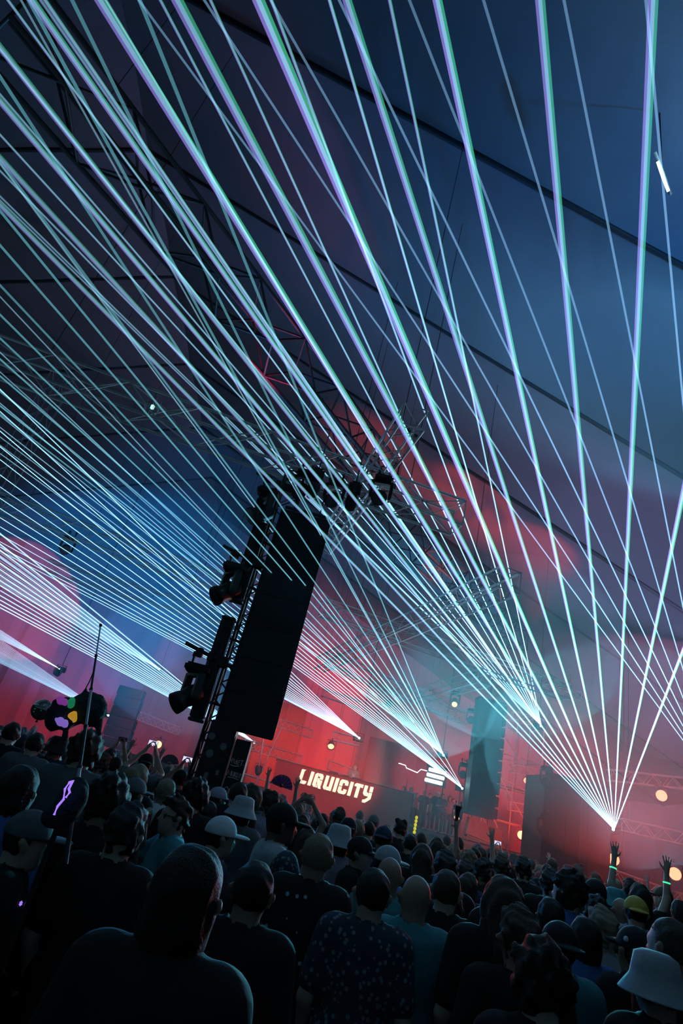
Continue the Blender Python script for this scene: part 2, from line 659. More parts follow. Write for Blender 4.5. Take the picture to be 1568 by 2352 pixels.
SRC = {}
SRC['A'] = laser_fan('wide fan of violet and green edged beams from the truss beside the black stage wing', 1410, 1905, 20.0,
                     [.983, .914, .843, .785, .702, .62, .527, .429, .322, .213, .089, -.0475, -.205, -.384], 4.0, 0, .010, .013,
                     [B_VIOLET, B_GREEN], 15.0, split=.009, power=1.9, thick=(5, 6, 7))
SRC['B'] = laser_fan('tight bright fan of cyan white beams above the scaffold tower', 1243, 1667, 26.0,
                     [1.03, 1.022, .975, .9155, .857, .80, .735, .69, .684, .6, .525, .456, .372, .292, .209], 2.0, 0, .010, .013,
                     [B_VIOLET, B_GREEN], 17.0, split=.006, power=1.8, thick=(8,))
SRC['C'] = laser_fan('pale blue single beams crossing in from beyond the far edge of the canvas roof', 1650, 1812, 20.0,
                     [.735, .652, .568, .481, .392, .298, .196, .092], 9.0, 0, .010, .014, [B_PALE], 14.0, power=1.6)
SRC['S4'] = laser_fan('fan of white and teal beams spreading over the dark screen tower', 1019, 1734.5, 28.0,
                      [.403, .4925, .55, .654, .747, .815, .87, .944, 1.007, 1.064, 1.12, 1.17, 1.22, 1.27, 1.30], -3.2, 6.5, .009, .0085,
                      [B_TEAL], 15.5, power=1.5)
SRC['S3'] = laser_fan('low fan of white beams from the lamp beside the speaker column', 1062, 1811, 28.3,
                      [.56, .74, .94, 1.06, 1.11, 1.16, 1.20, 1.24, 1.28, 1.315, 1.347, 1.38], 3.0, 5, .009, .008,
                      [B_WHITE], 16.0, power=1.4)
SRC['S5'] = laser_fan('flat fan of thin white beams from the truss over the disc jockey', 825, 1695, 27.0,
                      [1.03, 1.10, 1.17, 1.233, 1.29, 1.365, 1.43, 1.498, 1.565, 1.63, 1.70, 1.765, 1.83, 1.88, 1.92], 3.0, 5, .009, .008,
                      [B_WHITE], 20.0, power=1.15)
SRC['S6'] = laser_fan('fan of white beams coming out from behind the screen tower', 584, 1705, 29.0,
                      [1.217, 1.284, 1.324, 1.37, 1.42, 1.47, 1.52, 1.57, 1.62, 1.673, 1.73, 1.786, 1.84, 1.887], 3.0, 3, .012, .013,
                      [B_WHITE], 22.0, power=.85)
SRC['S9'] = laser_fan('narrow dense fan of hairline beams above the antenna pole', 365, 1536, 32.0, frange(1.27, 1.9, 20), 2.0, 2, .006, .007,
                      [B_WHITE], 26.0, power=.5)
SRC['S7'] = laser_fan('small dense fan of beams over the red lit canvas disc', 135, 1535, 31.0, frange(1.53, 2.02, 14), 2.0, 2, .008, .008,
                      [B_WHITE], 22.0, power=.5)
SRC['S8'] = laser_fan('dense low fan of hairline beams behind the furry plush toy', 248, 1643, 32.0, frange(1.43, 2.06, 20), 1.5, 2, .006, .007,
                      [B_WHITE], 22.0, power=.5)

DECK = 1.72
# ------------------------------------------------------------------ rigging trusses
def T(a, b, z=None, Y=None, w=0.5, label='', z2=None, Y2=None, **k):
    if z is not None:
        p0, p1 = atz(*a, z), atz(*b, z if z2 is None else z2)
    else:
        p0, p1 = aty(*a, Y), aty(*b, Y if Y2 is None else Y2)
    return truss(p0, p1, w, label, **k)


T((20, 40), (880, 1100), z=11, w=0.95, r=.045, br=.026, bay=.95, material=M_STEEL, label='big dark structural truss running overhead from the upper corner')
T((835, 1135), (1190, 1470), z=9.5, w=0.8, r=.035, br=.02, bay=.6, material=M_STEEL, label='dark truss crossing in front of the red roof glow')
T((-60, 800), (1052, 1190), z=7.0, w=0.5, r=.026, br=.012, bay=.62, label='long aluminium truss crossing above the screen tower')
T((745, 1252), (951, 957), z=7.05, w=0.36, r=.02, br=.01, bay=.4, label='short open ended truss arm jutting out past the screen tower')
T((-20, 1150), (520, 1345), z=7.0, w=0.5, r=.022, br=.011, bay=.6, label='upper of two aluminium trusses beyond the mast lamps')
T((110, 1302), (530, 1425), z=7.0, w=0.45, r=.02, br=.01, bay=.55, label='lower and fainter of two trusses beyond the mast lamps', detail=False)
T((735, 1527), (1172, 1332), z=7.0, w=0.5, r=.024, br=.012, bay=.7, label='truss rising towards the fan of cyan beams, lit red below')
T((740, 1395), (1300, 1590), z=7.0, w=0.5, r=.024, br=.012, bay=.7, label='long cross truss behind the cyan beams, red on its lower chord', detail=False)
T((760, 1515), (1062, 1648), z=7.0, w=0.55, r=.024, br=.012, bay=.7, label='red tinted truss beneath the long cross truss', detail=False)
T((972, 1596), (1112, 1556), z=7.0, w=0.5, r=.024, br=.012, bay=.6, label='short truss carrying one hanging moving head lamp', detail=False)
truss((-11.4, 18.0, 0), (-11.4, 18.0, 13.6), 0.6, 'tall red tinted truss mast at the far edge of the crowd', bay=.6, detail=False, r=.02, br=.01)
for (a, b, Y, lab) in [
    ((320, 1645), (412, 1681), 30, 'short red lit truss beside the far speaker column'),
    ((640, 1660), (716, 1686), 29, 'upper red lit truss next to the screen tower'),
    ((560, 1708), (692, 1746), 28, 'lower red lit truss next to the screen tower'),
    ((764, 1690), (824, 1704), 27.4, 'red lit truss holding the laser over the booth'),
    ((754, 1756), (808, 1776), 28.4, 'low red lit truss directly behind the booth'),
    ((1176, 1642), (1245, 1662), 29.5, 'red lit truss crowning the scaffold tower'),
    ((1172, 1765), (1262, 1782), 29.5, 'red lit truss halfway up the scaffold tower'),
    ((1168, 1850), (1262, 1868), 29.5, 'red lit truss low on the scaffold tower'),
    ((1398, 1780), (1600, 1803), 20.8, 'upper red lit truss past the black stage wing'),
    ((1420, 1893), (1610, 1936), 20.2, 'middle red lit truss past the black stage wing'),
    ((1405, 2012), (1620, 2088), 20.2, 'lowest red lit truss past the black stage wing'),
]:
    T(a, b, Y=Y, w=0.36, r=.022, br=.012, bay=.36, label=lab, detail=False)
T((1145, 1560), (1330, 1600), Y=27, w=.4, r=.024, br=.013, bay=.4, label='red tinted truss just above the bright laser source', detail=False)
T((740, 1590), (830, 1620), Y=30, w=.35, r=.024, br=.013, bay=.4, label='faint purple truss above the booth laser', detail=False)
T((985, 1622), (1060, 1650), Y=30, w=.35, r=.022, br=.012, bay=.4, label='faint purple truss behind the white spotlight beam', detail=False)


# ------------------------------------------------------------------ lamps and lasers as objects
def moving_head(loc, aim, s, label, lens=M_DARKLENS, hang=True, group='moving head lamps', arm=None, stand=None):
    """base box, U yoke, barrel head with lens; s scales a 0.6 m tall lamp; hangs below loc when hang"""
    loc = Vector(loc)
    root = empty('moving_head_lamp', loc, label, 'stage lamp', group)
    sg = -1 if hang else 1
    MB().bevbox((0, 0, sg * .06 * s), (.34 * s, .26 * s, .12 * s), .03 * s).build('base', M_BLACK, root)
    az = Vector(aim) - loc
    rz = math.atan2(az.y, az.x) - math.pi / 2
    R = Matrix.Rotation(rz, 4, 'Z')
    y = MB()
    for sx in (-1, 1):
        y.prism([(sx * .17 * s, sg * .12 * s), (sx * .21 * s, sg * .14 * s), (sx * .21 * s, sg * .44 * s), (sx * .185 * s, sg * .5 * s), (sx * .15 * s, sg * .5 * s), (sx * .15 * s, sg * .16 * s)], -.05 * s, .05 * s)
    y.bevbox((0, 0, sg * .145 * s), (.42 * s, .11 * s, .05 * s), .01 * s)
    y.build('yoke', M_BLACK, root, mw=R)
    hc = Vector((0, 0, sg * .44 * s))
    mw = look_mat(hc, hc + az)
    h = MB()
    h.lathe([(.0, -.2 * s), (.09 * s, -.2 * s), (.125 * s, -.15 * s), (.135 * s, -.03 * s), (.12 * s, .06 * s), (.14 * s, .14 * s), (.145 * s, .21 * s), (.125 * s, .215 * s)], 20)
    ho_ = h.build('head', M_BLACK, root, True, mw=mw)
    MB().lathe([(0, .205 * s), (.124 * s, .205 * s), (.11 * s, .216 * s), (0, .222 * s)], 20).build('lens', lens, ho_)
    for sx in (-.1, .1):
        c = MB()
        c.tube([(sx * s, 0, 0), (sx * s, 0, .1 * s)], .018 * s, 6)
        c.bevbox((sx * s, 0, .12 * s), (.05 * s, .09 * s, .08 * s), .01 * s)
        c.build('clamp', M_STEEL, root)
    if arm:
        rod('side_arm', (0, 0, .1 * s), arm, .022, root, M_STEEL)
    if stand is not None:
        rod('stand_pole', (.2 * s, .25 * s, .1), (.2 * s, .25 * s, stand - loc.z), .025, root, M_STEEL)
        rod('side_arm', (0, 0, .1), (.2 * s, .25 * s, .1), .02, root, M_STEEL)
    return root


def par_can(loc, aim, s, label, lens=M_REDLENS, stand=None):
    loc = Vector(loc)
    root = empty('par_lamp', loc, label, 'stage lamp', 'lit par lamps')
    mw = look_mat((0, 0, 0), Vector(aim) - loc)
    b = MB().lathe([(.0, -.28 * s), (.08 * s, -.27 * s), (.14 * s, -.15 * s), (.16 * s, .0), (.17 * s, .08 * s), (.15 * s, .08 * s), (.14 * s, .02 * s)], 18)
    b.build('barrel', M_BLACK, root, True, mw=mw)
    MB().lathe([(0, .03 * s), (.145 * s, .03 * s), (.12 * s, .05 * s), (0, .06 * s)], 18).build('lens', lens, root, mw=mw)
    y = MB().tube([(-.2 * s, 0, 0), (-.2 * s, 0, .22 * s), (.2 * s, 0, .22 * s), (.2 * s, 0, 0)], .018 * s, 6)
    y.bevbox((0, 0, .27 * s), (.06 * s, .06 * s, .1 * s), .01 * s)
    y.build('yoke', M_STEEL, root)
    if stand is not None:
        rod('stand_pole', (0, 0, .3 * s), (0, .25, .3 * s), .015, root, M_STEEL)
        rod('stand_pole', (0, .25, .32 * s), (0, .25, stand - loc.z), .02, root, M_STEEL)
    return root


def laser_projector(S, label, up=True):
    S = Vector(S)
    root = empty('laser_projector', S + Vector((0, .02, -.15)), label, 'laser projector', 'laser projectors on the rig')
    MB().bevbox((0, .26, .15), (.42, .44, .24), .02).build('housing', M_BLACK, root)
    MB().lathe([(0, 0), (.05, 0), (.045, .015), (0, .02)], 14, look_mat((0, .035, .15), (0, -1, .15))).build('aperture', M_LASERLENS, root)
    y = MB()
    for sx in (-1, 1):
        y.box((sx * .235, .26, .2), (.02, .06, .3))
    y.box((0, .26, .36), (.49, .06, .02))
    y.build('bracket', M_STEEL, root)
    if up:
        rod('drop_pole', (0, .26, .36), (0, .26, roof_z(S.x) - S.z + .15), .02, root, M_STEEL)
    else:
        rod('stand_pole', (0, .26, .03), (0, .26, .15 - S.z + (DECK if S.y > 27.2 and S.x > -6.9 else 0)), .03, root, M_STEEL)
    return root


for k, lab in [('A', 'laser projector at the end of the middle truss, glaring white'), ('B', 'laser projector high above the scaffold tower, glaring cyan'),
               ('S4', 'laser projector hung above the strobe bars'), ('S3', 'laser projector low beside the speaker column'),
               ('S5', 'laser projector on the truss over the disc jockey'), ('S6', 'laser projector peeking out under the dark screen'),
               ('S9', 'laser projector high up behind the antenna pole'), ('S7', 'laser projector above the orange lamp by the canvas disc'),
               ('S8', 'laser projector at the edge of the far speaker column')]:
    laser_projector(SRC[k], lab, k in ('B', 'S4', 'S5', 'S9', 'S7'))

par_can(aty(594, 1767, 27.5), aty(640, 1560, 31), 1.0, 'small glaring par lamp at the foot of the crossed poles')
par_can(aty(760, 1713, 26.8), aty(740, 1850, 24), 1.0, 'par lamp glaring on the booth truss', M_WARMLENS)
par_can(aty(1519, 1827, 20.6), aty(1430, 1950, 14), 1.25, 'round red par lamp under the upper side truss')
par_can(aty(1550, 2007, 19.6), aty(1400, 2040, 12), 1.25, 'round red par lamp close to the lowest side truss', stand=0)
par_can(aty(1409, 1974, 20.4), aty(1430, 2040, 12), 1.2, 'red par lamp tucked behind the edge of the stage wing')
par_can(aty(131, 1545, 30.0), aty(40, 1400, 36.5), 1.0, 'small orange lamp shining up at the canvas disc', M_WARMLENS)
par_can(aty(363, 1710, 30.0), aty(330, 1760, 20), 1.2, 'small orange lamp low behind the far crowd', M_WARMLENS, DECK)
par_can(aty(1208, 1793, 29.8), aty(1180, 1830, 22), .9, 'par lamp on the scaffold halfway up', M_REDLENS)
par_can(aty(1197, 1918, 29.8), aty(1180, 1970, 22), 1.3, 'big glaring par lamp low in the scaffold', M_WARMLENS)
par_can(aty(891, 1620, 27.0), aty(835, 1790, 27.2), .9, 'white spotlight beaming down on the disc jockey', M_WHITELENS)
moving_head(aty(1047, 1588, 23.5), aty(1040, 1700, 20), 1.0, 'moving head lamp hanging alone under the short truss', M_WARMLENS)
moving_head(aty(1084, 1628, 27.0), aty(1060, 1720, 20), 1.1, 'dark moving head lamp beside the top of the speaker column')
moving_head(aty(1066, 1752, 27.5), aty(1040, 1850, 20), 1.1, 'dark moving head lamp above the low laser', stand=DECK)
moving_head(aty(1052, 1850, 27.5), aty(1020, 1940, 20), 1.1, 'moving head lamp with a red glint near the guests', M_REDLENS, stand=DECK)
moving_head(aty(1256, 1760, 19.6), aty(1210, 1880, 14), 1.0, 'moving head lamp clamped to the wing top corner', arm=(.7, .75, .05))
moving_head(aty(1250, 1870, 19.6), aty(1210, 1960, 14), 1.0, 'moving head lamp clamped halfway down the wing', arm=(.7, .75, .05))
moving_head(aty(165, 1232, 17), aty(120, 1330, 12), 1.0, 'dark moving head lamp hung from the upper far truss')

# ------------------------------------------------------------------ screen tower
SX0, SX1, SZ0, SZ1, SY = -0.96, -0.125, 2.47, 5.87, 8.3
scr = empty('video_screen', (SX0, SY, SZ0), 'tall dark video screen column hanging in front of the tower', 'video screen')
W_, H_ = SX1 - SX0, SZ1 - SZ0
MB().bevbox((W_ / 2, .09, H_ / 2), (W_, .14, H_), .012).build('cabinet', M_BLACK, scr)
for i in range(7):
    MB().bevbox((W_ / 2 + .012, .012, H_ * (i + .5) / 7), (W_ - .05, .022, H_ / 7 - .004), .003).build('screen_tile', M_SCREEN, scr)
MB().box((.012, .005, H_ / 2), (.014, .02, H_)).build('edge_strip', M_STEEL, scr)
c_ = MB()
c_.tube([(W_ * .25, .1, H_), (W_ * .25, .1, H_ + .55)], .012, 6)
c_.tube([(W_ * .75, .1, H_), (W_ * .75, .1, H_ + .55)], .012, 6)
c_.tube([(.05, .1, H_ + .08), (W_ - .05, .1, H_ + .08)], .03, 8)
c_.build('hanging_bar', M_STEEL, scr)

truss((-0.93, 8.66, 0.0), (-0.93, 8.66, 6.7), 0.32, 'slim dark truss mast right behind the video screen', bay=.26, r=.022, br=.011, material=M_STEEL)


def batten(x0, x1, z0, z1, label, y=8.42):
    o = empty('light_batten', ((x0 + x1) / 2, y, z0), label, 'light batten', 'light battens on the mast')
    h = z1 - z0
    w = x1 - x0
    MB().bevbox((0, 0, h / 2), (w, .16, h), .02).build('housing', M_BLACK, o)
    MB().box((-w * .28, -.085, h / 2), (.02, .012, h * .96)).build('side_rail', M_STEEL, o)
    MB().box((w * .22, -.085, h / 2), (.05, .012, h * .96)).build('front_cover', M_BLACKG, o)
    for z in (h + .02, -.02):
        MB().bevbox((0, 0, z), (w * 1.04, .18, .04), .008).build('end_cap', M_STEEL, o)
    for z in (.25, h - .25):
        MB().tube([(w / 2, .02, z), (w / 2 + .2, .1, z)], .02, 6).build('clamp', M_STEEL, o)
    return o


batten(-1.31, -1.10, 4.25, 5.52, 'upper black light batten fixed along the truss mast')
batten(-1.32, -1.12, 2.50, 3.92, 'lower black light batten fixed along the truss mast')
TOWER_MH = [((-1.24, 8.28, 6.12), 'topmost moving head lamp jutting out from the screen tower'), ((-1.36, 8.28, 4.74), 'middle moving head lamp jutting out from the screen tower'),
            ((-1.40, 8.28, 3.18), 'lowest moving head lamp jutting out from the screen tower')]
for (p, lab) in TOWER_MH:
    moving_head(p, Vector(p) + Vector((-.75, -.5, -.75)), 1.02, lab, group='moving head lamps on the screen tower')
    arm = empty('bracket_arm', Vector(p) + Vector((0, 0, .14)), lab.replace('moving head lamp jutting out from', 'pipe arm holding a lamp out from'), 'bracket')
    MB().tube([(-.28, -.02, .10), (.5, .1, -.06)], .028, 8).build('pipe', M_STEEL, arm)
    for c3, s3 in (((-.05, 0, .02), (.1, .12, .12)), ((.3, .06, -.02), (.16, .16, .14)), ((.12, .02, .02), (.08, .1, .1))):
        MB().bevbox(c3, s3, .01).build('clamp', M_BLACK, arm)

base = empty('tower_base', (-.8, 8.5, 0), 'black plywood base of the screen tower with stickers and scribbles', 'tower base')
MB().bevbox((-.01, 0, 1.27), (.36, .44, 2.54), .01).build('column', M_BOX, base)
MB().bevbox((.30, .02, 1.19), (.21, .4, 2.38), .01).build('side_panel', M_BOX, base)
MB().box((.185, -.235, 1.2), (.012, .02, 2.4)).build('corner_strip', mat('pale pink strip', (.35, .22, .2), .6), base)  # thin pale pink strip along the box edge
MB().box((.402, -.19, 1.19), (.008, .02, 2.38)).build('corner_strip', mat('pale pink strip', (.35, .22, .2), .6), base)
for (px, py, r) in ((-.13, 2.33, .045), (.06, 2.24, .045), (-.09, 2.12, .05)):
    MB().lathe([(0, 0), (r, 0), (r, .004), (0, .004)], 18, Matrix.Translation((px, -.222, py)) @ Matrix.Rotation(math.pi / 2, 4, 'X')).build('sticker', M_STICKER, base)
for (px, py, w, h) in ((-.05, 1.86, .05, .07), (.08, 1.92, .04, .06)):
    MB().box((px, -.224, py), (w, .006, h)).build('sticker', M_STICKER, base)


def scribble(pts, x, z, sx, sz, y, parent, r=.006):
    mb = MB()
    for line in pts:
        mb.tube([(x + a * sx, y, z + b * sz) for a, b in line], r, 5)
    return mb.build('marker_scribble', M_PAINT, parent)


TAG1 = [[(0, .7), (.1, .4), (.18, .85), (.1, .9), (.05, .55)], [(.22, .8), (.25, .45), (.35, .42), (.38, .8)], [(.45, .78), (.46, .4)], [(.46, .95), (.48, .98)],
        [(.55, .8), (.54, .4), (.66, .42)], [(.55, .62), (.64, .62)], [(.55, .8), (.67, .82)], [(.7, .85), (.9, .88)], [(.8, .86), (.78, .35)], [(.93, .45), (.97, .48)], [(.05, .25), (.3, .2), (.7, .28)]]
TAG2 = [[(0, .4), (.05, .9), (.15, .5), (.25, .9), (.28, .4)], [(.33, .85), (.33, .45), (.45, .45), (.45, .85)], [(.5, .4), (.52, .85), (.62, .8), (.55, .6), (.66, .4)],
        [(.7, .4), (.72, .85), (.85, .7), (.82, .45), (.7, .4)], [(.88, .85), (.94, .6), (1.0, .85)], [(.94, .6), (.92, .35)], [(.1, .25), (.5, .3), (.9, .22)]]
TAG3 = [[(.2, .2), (.1, .7), (.4, .95), (.7, .7), (.6, .2), (.3, .1), (.2, .4), (.5, .6)], [(.5, .2), (.8, .9), (.95, .5)]]
scribble(TAG1, .205, 2.02, .185, .13, -.19, base)
scribble(TAG2, .205, 1.87, .185, .13, -.19, base)
scribble(TAG3, .205, 1.66, .12, .14, -.19, base)

# clutter at the crossing on top of the tower
for (x, y, z, lab) in ((-.55, 8.35, 6.62, 'dark chain hoist at the crossing above the screen'), (.12, 8.55, 6.66, 'second dark chain hoist near the truss arm')):
    h = empty('chain_hoist', (x, y, z), lab, 'chain hoist')
    MB().bevbox((0, 0, 0), (.22, .2, .3), .04).build('motor', M_BLACK, h)
    MB().tube([(0, 0, .15), (0, 0, 1.2)], .012, 6).build('chain', M_STEEL, h)
    MB().lathe([(.0, -.42), (.08, -.4), (.11, -.25), (.1, -.15), (0, -.15)], 14).build('chain_bag', M_DRAPE, h, True)
moving_head((-.75, 8.45, 6.72), (-.9, 7.5, 5.8), .85, 'moving head lamp hung at the truss crossing over the tower')
moving_head((-.2, 8.5, 6.74), (-.3, 7.5, 5.9), .85, 'moving head lamp hung over the upper edge of the screen')
moving_head((.55, 8.2, 6.86), (.4, 7.2, 6.2), .9, 'moving head lamp hung between truss arm and cross truss')
gl = empty('gauze_light', aty(350, 935, 8.2), 'small green lit lamp cage inside the crossing truss', 'stage lamp')
b = MB()
for k in range(6):
    a = k * math.pi / 3
    b.tube([(.1 * math.cos(a), .1 * math.sin(a), -.16), (.14 * math.cos(a), .14 * math.sin(a), 0), (.1 * math.cos(a), .1 * math.sin(a), .16)], .008, 5)
b.build('cage', M_ALU, gl)
MB().lathe([(0, -.05), (.03, -.03), (.03, .03), (0, .05)], 12).build('bulb', mat('green bulb', (.6, .9, .8), .4, emit=(.35, 1.0, .75), strength=2.0), gl, True)

# ------------------------------------------------------------------ stage
DECK = 1.72
M_DECK = mat('stage deck', (.04, .025, .025), .7)
st = empty('stage', (3.0, 31.0, 0), 'raised stage deck with dark skirt carrying the booth', 'stage')
MB().bevbox((.5, 0.2, DECK - .06), (21, 7.6, .12), .01).build('deck', M_DECK, st)
for i in range(14):
    x0 = -10 + i * 1.5
    MB().box((x0 + .75, -3.5, (DECK - .12) / 2), (1.48, .04, DECK - .12)).build('skirt_panel', M_DRAPE, st)
booth = empty('dj_booth', (3.1, 27.04, DECK), 'long dark red booth with glowing letters on its front', 'booth')
BZ = 2.93 - DECK
MB().bevbox((-.05, .25, BZ / 2 - .25), (6.1, .5, BZ + .5), .02).build('front_panel', M_BOOTH, booth)
MB().bevbox((-.05, .55, BZ + .02), (6.2, 1.1, .05), .01).build('table_top', M_BLACK, booth)
for (x, w) in ((-.55, .38), (0.0, .3), (.5, .38)):
    p = MB()
    p.bevbox((x, .35, BZ + .07), (w, .3, .05), .01)
    p.build('deck_player', M_BLACKG, booth)
MB().bevbox((3.02, .3, BZ / 2 - .25), (.04, .7, BZ + .5), .01).build('end_panel', M_BOX, booth)

sign = empty('lit_sign', (0, 27.0, 0), 'glowing cream stencil letters reading LIQUICITY on the booth front', 'sign')
G = {
    'L': ([[(0, 0), (.24, 0), (.24, .9), (.33, 1), (.04, 1), (0, .95)], [(.28, 0), (.52, 0), (.62, .1), (.62, .24), (.28, .24)]], .66),
    'I': ([[(0, 0), (.24, 0), (.24, 1), (0, 1)]], .26),
    'Q': ([[(0, .12), (.12, 0), (.24, 0), (.24, 1), (.12, 1), (0, .88)], [(.28, .78), (.42, .78), (.42, .6), (.66, .6), (.66, .86), (.54, 1), (.28, 1)],
           [(.28, .66), (.37, .66), (.72, -.04), (.5, -.04), (.28, .4)], [(.66, .55), (.66, .16), (.5, .45), (.44, .55)], [(.28, 0), (.42, 0), (.28, .28)]], .74),
    'U': ([[(0, 1), (0, .12), (.12, 0), (.24, 0), (.24, 1)], [(.28, 0), (.66, 0), (.66, 1), (.42, 1), (.42, .24), (.28, .24)]], .7),
    'C': ([[(0, .53), (0, .88), (.12, 1), (.54, 1), (.66, .88), (.66, .64), (.42, .64), (.42, .78), (.24, .78), (.24, .53)],
           [(0, .48), (0, .12), (.12, 0), (.54, 0), (.66, .12), (.66, .36), (.42, .36), (.42, .22), (.24, .22), (.24, .48)]], .7),
    'T': ([[(0, .76), (0, .9), (.1, 1), (.44, 1), (.44, 0), (.2, 0), (.2, .76)], [(.48, .76), (.66, .76), (.66, 1), (.48, 1)]], .68),
    'Y': ([[(0, 1), (.24, 1), (.24, .58), (.4, .5), (.4, .28), (.14, .28), (0, .42)], [(.44, 1), (.68, 1), (.68, .62), (.44, .62)],
           [(.44, .57), (.68, .57), (.68, .14), (.32, -.2), (.1, -.2), (.1, .0), (.24, .02), (.44, .2)]], .7),
}
tot = sum(G[c][1] + .1 for c in 'LIQUICITY')
p0s, p1s = aty(683, 1798, 27.0), aty(853, 1838, 27.0)
LW = (p1s.x - p0s.x) / tot
LH = .56
x = 0.0
for c in 'LIQUICITY':
    mb = MB()
    polys, adv = G[c]
    for poly in polys:
        mb.prism([((q[0] + x) * LW + (q[1] * LH) * .1, q[1] * LH) for q in poly], -.035, .03, org=(p0s.x, 27.0 - 27.0, 2.26))
    mb.build('letter', M_LETTER, sign)
    x += adv + .1

# backdrop flats behind the booth
for (x0, x1, z1, y, lab) in ((-3.2, 1.0, 6.2, 34.4, 'tall dark flat standing behind the small red trusses'), (4.8, 8.6, 5.6, 34.4, 'tall dark flat standing behind the guests')):
    f = empty('stage_flat', ((x0 + x1) / 2, y, DECK), lab, 'stage flat')
    n = 4
    for i in range(n):
        w = (x1 - x0) / n
        MB().bevbox((-(x1 - x0) / 2 + w * (i + .5), 0, (z1 - DECK) / 2), (w - .02, .06, z1 - DECK), .01).build('panel', M_DRAPE, f)
    MB().box((0, .06, .4), (x1 - x0, .05, .08)).build('batten', M_STEEL, f)
# crossed lighting poles by the tower
cp = empty('crossed_poles', aty(592, 1785, 27.4), 'pair of slim metal poles crossing at a glaring lamp', 'pole')
MB().tube([(0, 0, -.3), (-.25, 0, 2.1)], .025, 8).build('pole', M_ALU, cp)
MB().tube([(0, .05, -.3), (.45, .05, 2.2)], .025, 8).build('pole', M_ALU, cp)
MB().tube([(-.9, .1, 0), (1.3, .1, -.1)], .04, 8).build('crossbar', M_ALU, cp)

# strobe bars with a thin lit outline
SBP = aty(1003, 1782, 29.0)
sb = empty('strobe_bank', aty(1003, 1782, 29.0), 'bank of three glaring white strobe bars over the guests', 'strobe light')
for i in range(3):
    MB().bevbox((i * -.06, 0, .2 - i * .24), (.85, .1, .15), .02).build('strobe_bar', M_WHITELENS, sb)
MB().box((0, .1, 0), (1.0, .06, .9)).build('frame', M_STEEL, sb)
for sx in (-.4, .4):
    rod('stand_pole', (sx, .15, -.4), (sx, .15, DECK - SBP.z), .025, sb, M_STEEL)
MB().tube([(-.5, 0, .1), (-.8, 0, .1), (-.95, 0, -.08), (-1.5, 0, 0), (-1.55, 0, .1), (-1.9, 0, .12)], .018, 6).build('neon_outline', M_WHITELENS, sb)

# ------------------------------------------------------------------ speaker columns
PA0, PA1, PY = 8.2, 9.35, 26.0
pa = empty('speaker_column', (PA0, PY, 2.72), 'tall hanging column of black speaker cabinets beside the scaffold', 'speaker column')
for i in range(10):
    z = i * .47
    cab = MB()
    cab.prism([(0, .0), (PA1 - PA0, .0), (PA1 - PA0, .468), (0, .468)], -.05 + .012 * i, .6)
    o = cab.build('cabinet', M_BLACK, pa)
    MB().bevbox(((PA1 - PA0) / 2, -.06 + .012 * i, z * 0 + .238), (PA1 - PA0 - .01, .02, .46), .004).build('grille', M_SCREEN, o)
    o.location = (0, 0, z)
    s_ = MB()
    s_.box((PA1 - PA0 + .07, .1, .238), (.14, .3, .38))
    s_.build('side_bracket', M_BOX, o)
    b_ = MB()
    for zz in (.12, .35):
        b_.lathe([(0, 0), (.03, 0), (.03, .02), (0, .02)], 8, Matrix.Translation((PA1 - PA0 + .07, -.06, zz)) @ Matrix.Rotation(math.pi / 2, 4, 'X'))
    b_.build('bolt', M_STEEL, o)
MB().bevbox(((PA1 - PA0) / 2, .2, 4.76), (PA1 - PA0 + .1, .7, .08), .01).build('fly_frame', M_STEEL, pa)
MB().tube([((PA1 - PA0) / 2, .2, 4.8), ((PA1 - PA0) / 2, .2, 7.6)], .02, 6).build('chain', M_STEEL, pa)
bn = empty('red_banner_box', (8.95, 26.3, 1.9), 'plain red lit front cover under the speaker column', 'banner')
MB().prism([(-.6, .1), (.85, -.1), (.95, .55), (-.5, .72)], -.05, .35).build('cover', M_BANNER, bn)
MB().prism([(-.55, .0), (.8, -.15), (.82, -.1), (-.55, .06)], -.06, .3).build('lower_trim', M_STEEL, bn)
for sx in (-.4, .3):
    rod('strap', (sx, .1, .5), (sx, .1, .9), .015, bn, M_STEEL)

lp = empty('far_speaker_column', (-8.2, 30.0, DECK), 'dark speaker column standing by the far stage edge', 'speaker column')
for i in range(6):
    o = MB().bevbox((.5, .3, .24), (1.25, .7, .45), .03).build('cabinet', M_BLACK, lp)
    o.location = (-.03 * i, 0, i * .47)
    MB().bevbox((.5, -.06, .24), (1.15, .02, .38), .006).build('grille', M_SCREEN, o)

# scaffold tower behind the speaker column
sc0, sc1, scy = 10.2, 13.0, 30.0
sf = empty('scaffold_tower', (sc0, scy, 0), 'open red lit scaffold tower behind the speaker column', 'scaffold')
for dx in (0, 1.4, 2.8):
    for dy in (0, 1.8):
        rod('standard', (dx, dy, 0), (dx, dy, 7.9), .032, sf)
for z in (1.4, 2.9, 4.4, 5.9, 7.6):
    for dy in (0, 1.8):
        rod('ledger', (0, dy, z), (2.8, dy, z), .028, sf)
    for dx in (0, 2.8):
        rod('transom', (dx, 0, z), (dx, 1.8, z), .028, sf)
for (a, b) in (((0, 0, 2.9), (1.4, 0, 1.4)), ((0.2, 0, 5.4), (2.8, 0, 2.4)), ((0, 0, 7.6), (2.4, 0, 5.0)), ((.1, 0, 3.6), (2.2, 0, .6)), ((.3, 0, 4.9), (2.8, 0, 4.3))):
    rod('diagonal', a, b, .032, sf)
for z in (1.45, 4.45):
    for j in range(4):
        MB().box((1.4, .25 + j * .42, z), (2.75, .38, .04)).build('plank', M_BOX, sf)

